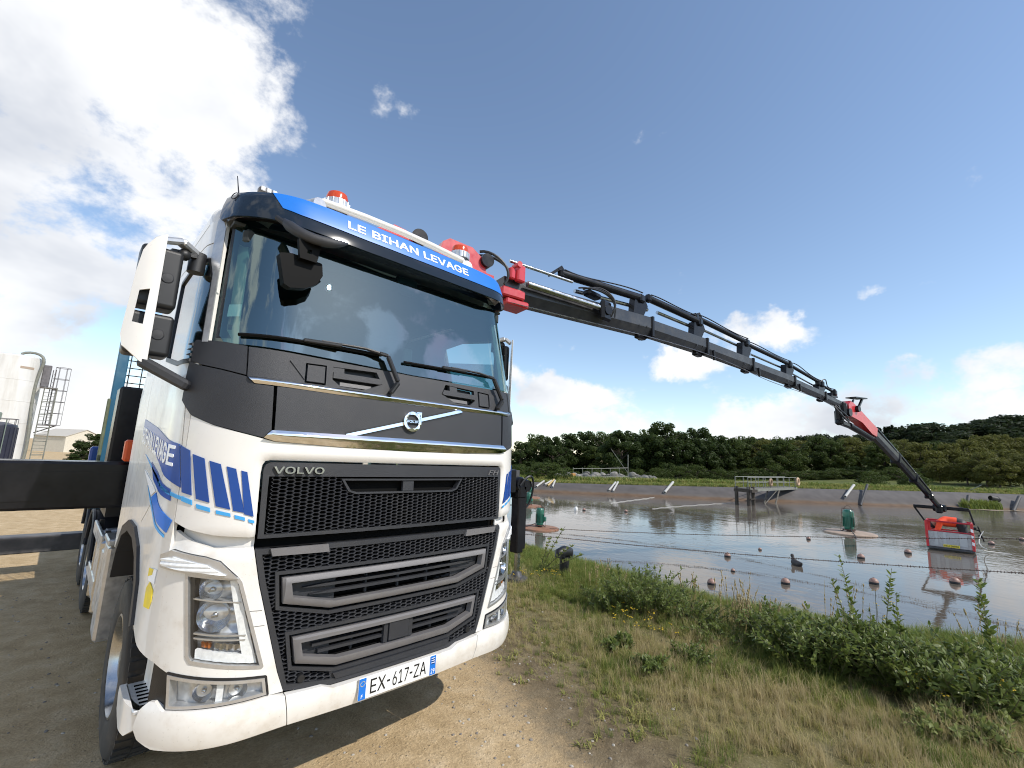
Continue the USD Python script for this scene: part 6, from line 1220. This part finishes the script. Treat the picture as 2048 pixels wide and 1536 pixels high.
# hilltop
for px, v, D, k, W, lb in [(1862, 846, 175, 'round', 9.5, 'large round dark tree on the hill behind the crane jib'), (1915, 878, 160, 'round', 5, 'small round tree just below the large round one'), (1962, 846, 185, 'round', 10, 'wide dark tree on the hill right of the round one'), (2000, 838, 190, 'round', 10, 'dark tree high on the hill near the picture edge'), (2036, 830, 195, 'round', 10, 'highest dark tree on the hill at the picture edge'), (2085, 836, 195, 'round', 11, 'dark hill tree cut by the picture edge'), (1818, 862, 190, 'round', 7, 'dark tree on the hill left of the large round one')]: tree_at(k, px, v, D, lb, W=W)
for k in range(13): tree_at('conifer', 1752+k*6.2+rng.uniform(-2, 2), 852+rng.uniform(-3, 4)+abs(k-6)*.4, 215, '{o} pointed conifer from the left in the hilltop plantation behind the crane elbow', W=2.6, group='hilltop conifers')
for px, v in [(1462, 880), (1490, 877), (1522, 876), (1541, 878), (1575, 880), (1596, 878), (1612, 872), (1648, 868), (1690, 870), (1730, 868)]: tree_at('round', px, v, 178, '{o} distant dark hedgerow tree from the left, showing above the nearer tree row', W=5.5, group='distant hedgerow trees')
# trees on the left
def left_tree(px, v, D, lb, W, kind='broad'):
    p = at_dist(px, 915, D); p[2] = 0; d = ray(px, v); H = CAM[2]+d[2]*D/math.hypot(d[0], d[1]); tree(kind, lb, p, H, W, rng.uniform(0, 360))
left_tree(183, 868, 48, 'bushy dark tree right of the shed, beside the headboard', 1.25); left_tree(207, 876, 50, 'second dark tree half hidden by the headboard', 1.1); left_tree(158, 902, 47, 'low dark shrub tree just right of the shed', .8)
left_tree(92, 862, 125, 'tree top showing above the shed roof', 1.3); left_tree(122, 872, 125, 'lower tree top behind the shed gable', 1.)

# ================================================================ GRASS AND SHRUBS
def blade_tuft(n, h, spread, seed, lean=.5, w=.006):
    g = np.random.default_rng(seed); V, F = [], []
    for k in range(n):
        a, b = g.uniform(0, 6.28, 2); o = np.array([math.cos(a), math.sin(a), 0])*g.uniform(0, spread); d = np.array([math.cos(b), math.sin(b), 0]); hh = h*g.uniform(.5, 1.1); L = lean*g.uniform(.3, 1.3)*hh; s = np.array([-d[1], d[0], 0])*w*g.uniform(.7, 1.3)
        p0, p1, p2 = o, o+d*L*.35+[0, 0, hh*.62], o+d*L+[0, 0, hh*(1-.25*L/hh)]; n0 = len(V)
        V += [p0-s, p0+s, p1-s*.7, p1+s*.7, p2]; F += [(n0, n0+1, n0+3), (n0, n0+3, n0+2), (n0+2, n0+3, n0+4)]
    return np.array(V), np.array(F)
dry = [M(f'dry_grass_{k}', c, .8, isl=.35, transl=.35, spec=.2) for k, c in enumerate([(.70, .57, .31), (.62, .52, .24), (.50, .48, .16)])]
grn = [M(f'green_grass_{k}', c, .65, isl=.4, transl=.35, spec=.25) for k, c in enumerate([(.30, .36, .08), (.23, .31, .065), (.40, .41, .11)])]
def scatter(name, label, protos_, pts, scales, seed):
    g = np.random.default_rng(seed); pi = UsdGeom.PointInstancer.Define(stage, fresh('/World', name)); tag(pi.GetPrim(), label, 'grass', None, 'stuff')
    for k, (mesh, mat) in enumerate(protos_): usdkit.mesh(stage, f'{pi.GetPath()}/tuft_{k:03d}' if k else f'{pi.GetPath()}/tuft', mesh, mat)
    pi.CreatePrototypesRel().SetTargets([Sdf.Path(f'{pi.GetPath()}/tuft_{k:03d}' if k else f'{pi.GetPath()}/tuft') for k in range(len(protos_))])
    n = len(pts); pi.CreateProtoIndicesAttr(Vt.IntArray.FromNumpy(g.integers(0, len(protos_), n).astype(np.int32))); pi.CreatePositionsAttr(Vt.Vec3fArray.FromNumpy(np.asarray(pts, np.float32)))
    a = g.uniform(0, math.pi, n); pi.CreateOrientationsAttr(Vt.QuathArray([Gf.Quath(float(math.cos(t)), 0., 0., float(math.sin(t))) for t in a])); s = np.asarray(scales, np.float32); pi.CreateScalesAttr(Vt.Vec3fArray.FromNumpy(np.repeat(s[:, None], 3, 1).astype(np.float32)))
def edge_d(x, y): return x-.36*y-1.18
def near_field(n, seed, lo=.12):
    """random spots on the verge between the track and the pond, thinning with distance"""
    g = np.random.default_rng(seed); out = []
    while len(out) < n:
        m = 4*n; th = g.uniform(-.62, 1.15, m); R = 1.4+10.5*g.uniform(0, 1, m)**1.35; x = CAM[0]+R*np.cos(th); y = CAM[1]+R*np.sin(th); d = edge_d(x, y)+(meshkit.fbm(np.stack([x*1.1, y*1.1, 0*x], -1), 3, 5)-.5)*1.6
        ok = (d > lo) & (x < 9.5) & (g.uniform(0, 1, m) < np.clip((d-lo)/.9+.06, 0, 1)); pt = shapely.points(np.c_[x, y]); ok &= ~shapely.contains(pond, pt) & ~((x > -1.3) & (x < 1.4) & (y > 0) & (y < 9)); out += list(zip(x[ok], y[ok]))
    out = np.array(out[:n]); return out
pts = near_field(54000, 1); cl = meshkit.fbm(np.stack([pts[:, 0]*2.6, pts[:, 1]*2.6, 0*pts[:, 0]], -1), 3, 77); pts = pts[(cl > .30) | (shapely.distance(pond, shapely.points(pts)) < 2.2)]; w = meshkit.fbm(np.stack([pts[:, 0]*.8, pts[:, 1]*.8, 0*pts[:, 0]], -1), 4, 21)
pdist = shapely.distance(pond, shapely.points(pts)); z = ground_h(pts[:, 0], pts[:, 1])-.01
greenish = (w+np.clip((3.6-pdist)/5.0, -.12, .26) + (rng.uniform(0, 1, len(pts))-.5)*.36) > .525
scl = rng.uniform(.28, .75, len(pts))*(.55+.9*meshkit.fbm(np.stack([pts[:, 0]*1.7, pts[:, 1]*1.7, 0*pts[:, 0]], -1), 3, 55))*np.clip(.55+.25*(edge_d(pts[:, 0], pts[:, 1])-.4), .5, 1.1)
dp, gp = ~greenish, greenish
scatter('dry_grass', 'dry straw coloured grass on the verge', [(blade_tuft(20, .20, .09, 1, .6, .0028), dry[0]), (blade_tuft(18, .26, .08, 2, .7, .003), dry[1]), (blade_tuft(22, .13, .10, 3, 1.0, .0035), dry[2]), (blade_tuft(10, .38, .05, 4, .35, .002), dry[0]), (blade_tuft(24, .10, .10, 14, 1.2, .003), dry[1]), (blade_tuft(16, .045, .14, 31, 3.2, .0025), dry[0]), (blade_tuft(16, .04, .15, 32, 3.6, .003), dry[1])], np.c_[pts[dp], z[dp]], scl[dp], 3)
scatter('green_grass', 'green grass and weeds on the pond verge', [(blade_tuft(20, .18, .09, 5, .8, .0035), grn[0]), (blade_tuft(18, .24, .08, 6, .6, .0035), grn[1]), (blade_tuft(22, .12, .11, 7, 1.0, .006), grn[2]), (blade_tuft(10, .32, .06, 8, .5, .003), grn[2]), (blade_tuft(18, .06, .12, 33, 2.2, .006), grn[0])], np.c_[pts[gp], z[gp]], scl[gp], 4)
# short sparse tufts creeping over the gravel
p2 = near_field(1100, 9, -.25); p2 = p2[edge_d(p2[:, 0], p2[:, 1]) < 1.1]; scatter('creeping_weeds', 'sparse low weeds at the edge of the sandy track', [(blade_tuft(14, .05, .06, 11, 1.4, .006), grn[2]), (blade_tuft(12, .06, .05, 12, 1.3), dry[2])], np.c_[p2, ground_h(p2[:, 0], p2[:, 1])-.004], rng.uniform(.5, 1.2, len(p2)), 5)
# far bank grass
fp, fs = [], []
for k in range(9000):
    px = rng.uniform(1030, 2075); D = far_dist(min(px, 2045))+2.9+rng.uniform(0, 1)**1.3*5.5; p = on_far(px, D)[:2]; fp.append(p); fs.append(rng.uniform(.7, 1.5)*(.55+.5*(D-far_dist(min(px, 2045))-3 > 3)))
fp = np.array(fp); scatter('far_grass', 'rough grass and reeds on the far bank below the trees', [(blade_tuft(16, .34, .30, 15, .6, .020), grn[2]), (blade_tuft(14, .30, .34, 16, .7, .022), dry[2]), (blade_tuft(14, .52, .28, 17, .5, .025), grn[1]), (blade_tuft(12, .38, .3, 18, .6, .025), dry[2])], np.c_[fp, ground_h(fp[:, 0], fp[:, 1])], fs, 6)
wc = np.array([on_far(px, far_dist(px)+.9+f*.9)[:2] for px, f in zip(rng.uniform(1922, 1990, 260), rng.uniform(-.6, 1, 260))]); scatter('weed_clump', 'bright green weed clump on the far bank right of the basket', [(blade_tuft(14, .6, .3, 25, .7, .03), grn[0]), (blade_tuft(14, .5, .3, 26, .7, .03), grn[1])], np.c_[wc, ground_h(wc[:, 0], wc[:, 1])+.12], rng.uniform(.8, 1.4, 260), 8)
# stones on the track and gravel
gp = []; g = np.random.default_rng(12)
while len(gp) < 1500:
    x, y = g.uniform(-4, 3.6), g.uniform(-2.6, 6)
    if edge_d(x, y) < g.normal(.35, .7) and (edge_d(x, y) > -.7 or g.uniform() < .25): gp.append((x, y))
gp = np.array(gp); ico0 = trimesh.creation.icosphere(1, 1.0); sv = np.array(ico0.vertices)*[1, .8, .55]; sv *= (.7+.6*meshkit.noise(sv*1.7, 4))[:, None]
scatter('gravel', 'loose pale gravel stones on the sandy track', [((sv, np.array(ico0.faces)), M('gravel_pale', (.36, .33, .28), .85)), ((sv*[.8, 1.1, 1], np.array(ico0.faces)), M('gravel_dark', (.19, .17, .145), .85))], np.c_[gp, ground_h(gp[:, 0], gp[:, 1])+.001], g.uniform(.004, .017, len(gp)), 9)
# leafy shrubs along the near bank
sh_leaf = [M('willow_leaf', (.25, .32, .075), .42, isl=.45, transl=.42, spec=.4), M('willow_leaf_pale', (.32, .37, .11), .5, isl=.35, transl=.4, spec=.35)]; stem_m = M('green_stem', (.09, .085, .035), .7, var=.2)
def leaf_geo(c, d, nrm, L, w):
    s = np.cross(d, nrm); s /= np.linalg.norm(s)+1e-9; return [c, c+d*L*.3+s*w, c+d*L*.7+s*w*.75, c+d*L-nrm*L*.08, c+d*L*.7-s*w*.75, c+d*L*.3-s*w]
def shrub(name, label, x, y, n, H, R, seed, leaf=.05, mat=0, per=40, up=.75, cat='shrub', tall=None):
    g = np.random.default_rng(seed); p = np.array([x, y, float(ground_h(x, y))-.02]); t = thing(name, label, cat, p); V, F, st = [], [], MB()
    shoots = [(g.uniform(0, 6.28), R*g.uniform(0, 1)**.6, H*g.uniform(.55, 1.05)) for _ in range(int(n*1.5))]
    for (a, rr, hh) in shoots + [(a, r_, h_) for a, r_, h_ in (tall or [])]:
        b = np.array([rr*.55*math.cos(a), rr*.55*math.sin(a), 0]); tip = np.array([rr*1.25*math.cos(a)+g.normal()*.05, rr*1.25*math.sin(a)+g.normal()*.05, hh]); C = spline([b, (b+tip)/2+[0, 0, hh*.08]+g.normal(size=3)*.03, tip], 9); st.tube(C, np.linspace(.006, .002, 9), 5)
        for k in range(int(per*hh/H)+4):
            u = g.uniform(.12, 1)*8; i0 = min(int(u), 7); c = C[i0]+(C[i0+1]-C[i0])*(u-i0); ax = C[i0+1]-C[i0]; ax /= np.linalg.norm(ax); q = g.normal(size=3); q -= ax*(q@ax); q /= np.linalg.norm(q); d = ax*.6+q*.8; d /= np.linalg.norm(d); nn_ = np.array([0, -.25, 1.1])+g.normal(size=3)*.45; nn_ -= d*(nn_@d); nn_ /= np.linalg.norm(nn_)+1e-9; L = leaf*g.uniform(.6, 1.25)*(1.1-.4*u/8); o = len(V); V += leaf_geo(c, d, nn_, L, L*.20); F += [(o, o+1, o+5), (o+1, o+2, o+4), (o+1, o+4, o+5), (o+2, o+3, o+4)]
    obj('stem', st, stem_m, t); fo = obj('foliage', (np.array(V), np.array(F)), sh_leaf[mat], t, smooth=False, kind='stuff'); return t
def at_g(px, py): return at_z(px, py, 0.0)[:2]
x, y = at_g(1290, 1218); shrub('bank_shrub', 'bushy green shrub farthest left on the near bank', x, y, 60, .52, .55, 31, .07)
x, y = at_g(1220, 1215); shrub('bank_shrub', 'low leafy shrub left of the bushy one on the near bank', x, y, 24, .30, .40, 32, .06)
x, y = at_g(1375, 1230); shrub('bank_shrub', 'sprawling shrub between the bushy one and the dry stems', x, y, 34, .34, .50, 33, .06)
x, y = at_g(1640, 1330); shrub('bank_shrub', 'broad leafy willow shrub left of the tall shoot', x, y, 75, .50, .55, 34, .085)
x, y = at_g(1735, 1345); shrub('bank_shrub', 'willow shrub with one tall shoot standing against the water', x, y, 60, .50, .42, 35, .085, tall=[(2.2, .12, 1.12), (2.0, .2, .85), (-.3, .5, .98)])
x, y = at_g(1830, 1385); shrub('bank_shrub', 'thick willow shrub under the reflection of the work basket', x, y, 56, .48, .48, 36, .085, tall=[(.3, .35, .80)])
x, y = at_g(1945, 1415); shrub('bank_shrub', 'dense shrub near the right picture edge', x, y, 46, .48, .45, 37, .085)
x, y = at_g(2035, 1400); shrub('bank_shrub', 'shrub cut by the right picture edge with a tall thin shoot', x, y, 36, .50, .42, 38, .085, tall=[(1.5, .15, 1.0), (1.2, .2, .85)])
x, y = at_g(1560, 1275); shrub('bank_shrub', 'small dense shrub just right of the dry stems', x, y, 40, .36, .45, 39, .07)
x, y = at_g(1460, 1275); shrub('bank_shrub', 'low creeping shrub under the dry stems', x, y, 26, .20, .5, 40, .05)
x, y = at_g(1300, 1340); shrub('verge_herb', 'small green herb clump in the middle of the verge', x, y, 16, .16, .16, 41, .06, cat='plant')
x, y = at_g(1380, 1320); shrub('verge_herb', 'dark low herb in the grass right of the middle of the verge', x, y, 20, .20, .2, 42, .045, cat='plant')
x, y = at_g(1240, 1295); shrub('verge_herb', 'broad leaved weed nearest the truck bumper', x, y, 14, .13, .15, 43, .08, cat='plant')
x, y = at_g(1985, 1490); shrub('verge_herb', 'leafy weed at the lower right picture corner', x, y, 10, .2, .26, 44, .07, 1, cat='plant')
x, y = at_g(1900, 1470); shrub('verge_herb', 'yellowish weed left of the corner weed', x, y, 16, .20, .3, 45, .06, 1, cat='plant')
# tall thin stems
def stems(label, px, py, n, H, R, seed, bend=.25, tone=None):
    g = np.random.default_rng(seed); x, y = at_g(px, py); p = np.array([x, y, float(ground_h(x, y))]); t = thing('grass_stems', label, 'plant', p); st, hd = MB(), MB()
    for k in range(n):
        a = g.uniform(0, 6.28); b = np.array([R*math.cos(a), R*math.sin(a), 0])*g.uniform(0, 1); h = H*g.uniform(.6, 1.05); tip = b+np.array([g.normal()*bend*h, g.normal()*bend*h, h]); C = spline([b, (b+tip)/2+[0, 0, .06*h], tip], 7); st.tube(C, np.linspace(.004, .0015, 7), 4, caps=False)
        for q in range(9): i0 = g.integers(3, 6); c = C[i0]+(C[i0+1]-C[i0])*g.uniform(); hd.sphere(c, .007*g.uniform(.6, 1.4), 0, (1, 1, 2.2))
    obj('stalk', st, tone or dry[1], t, smooth=False); obj('seed_heads', hd, tone or dry[0], t, smooth=False, kind='stuff')
stems('thicket of dry seed stems standing against the water', 1495, 1262, 46, .62, .32, 51, .15); stems('sparse dry stems left of the thicket', 1390, 1205, 14, .45, .4, 52, .2); stems('thin dead stems right of the standpipe', 1190, 1165, 16, .42, .5, 53, .2)
stems('brown stems behind the tall willow shoot', 1690, 1290, 14, .72, .3, 54, .2); stems('dry stems at the right picture edge', 2010, 1330, 14, .7, .3, 55, .2)
def mullein(label, px, py, H, tip, seed):
    g = np.random.default_rng(seed); x, y = at_g(px, py); p = np.array([x, y, float(ground_h(x, y))]); t = thing('tall_weed', label, 'plant', p); st, V, F = MB(), [], []
    for (dx, dy, h) in tip:
        C = spline([(0, 0, 0), (dx*.45, dy*.45, h*.5), (dx, dy, h)], 12); st.tube(C, np.linspace(.010, .003, 12), 5)
        for k in range(60):
            u = g.uniform(.15, 1)*11; i0 = min(int(u), 10); c = C[i0]; q = g.normal(size=3); q[2] = abs(q[2])+.4; q /= np.linalg.norm(q); o = len(V); nn_ = np.cross(q, [0, 0, 1.]); V += leaf_geo(c, q, nn_/np.linalg.norm(nn_), .06, .010); F += [(o, o+1, o+5), (o+1, o+2, o+4), (o+1, o+4, o+5), (o+2, o+3, o+4)]
    obj('stem', st, stem_m, t); obj('foliage', (np.array(V), np.array(F)), sh_leaf[1], t, smooth=False, kind='stuff')
mullein('tall leaning weed spires beside the stabiliser leg', 1078, 1150, .9, [(.30, -.30, .80), (.36, -.46, .52), (.16, -.1, .62), (.52, -.55, .36)], 61)
# yellow flowers
fl_y = M('ragwort_yellow', (.72, .50, .02), .6, isl=.2, transl=.2)
def flowers(label, px, py, n, R, seed, H=.25):
    g = np.random.default_rng(seed); x, y = at_g(px, py); p = np.array([x, y, float(ground_h(x, y))]); t = thing('yellow_flowers', label, 'flowers', p); st, hd = MB(), MB()
    for k in range(n):
        a = g.uniform(0, 6.28); r = R*g.uniform(0, 1)**.7; b = np.array([r*math.cos(a), r*math.sin(a), 0]); h = H*g.uniform(.6, 1.1); tip = b+np.array([g.normal()*.03, g.normal()*.03, h]); st.cyl(b, tip, .0025, 4)
        for q in range(3): hd.sphere(tip+g.normal(size=3)*[.014, .014, .006], .010*g.uniform(.6, 1.2), 0, (1, 1, .5))
    obj('stem', st, stem_m, t, smooth=False); obj('blossom', hd, fl_y, t, smooth=False)
flowers('bright yellow blossoms beside the standpipe', 1105, 1165, 10, .14, 71, .16); flowers('yellow blossoms in the grass below the bushy shrub', 1250, 1245, 16, .35, 72, .16); flowers('scattered yellow blossoms left of the middle herb', 1290, 1262, 12, .4, 73, .15); flowers('yellow ragwort among the willow shrubs at lower right', 1865, 1420, 16, .16, 74, .28); flowers('yellow ragwort near the right picture edge', 1960, 1430, 12, .25, 75, .30); flowers('pale yellow umbels right of the tall shoot', 1780, 1330, 6, .10, 76, .68); flowers('few yellow blossoms by the stabiliser foot', 1060, 1160, 10, .3, 77, .14)
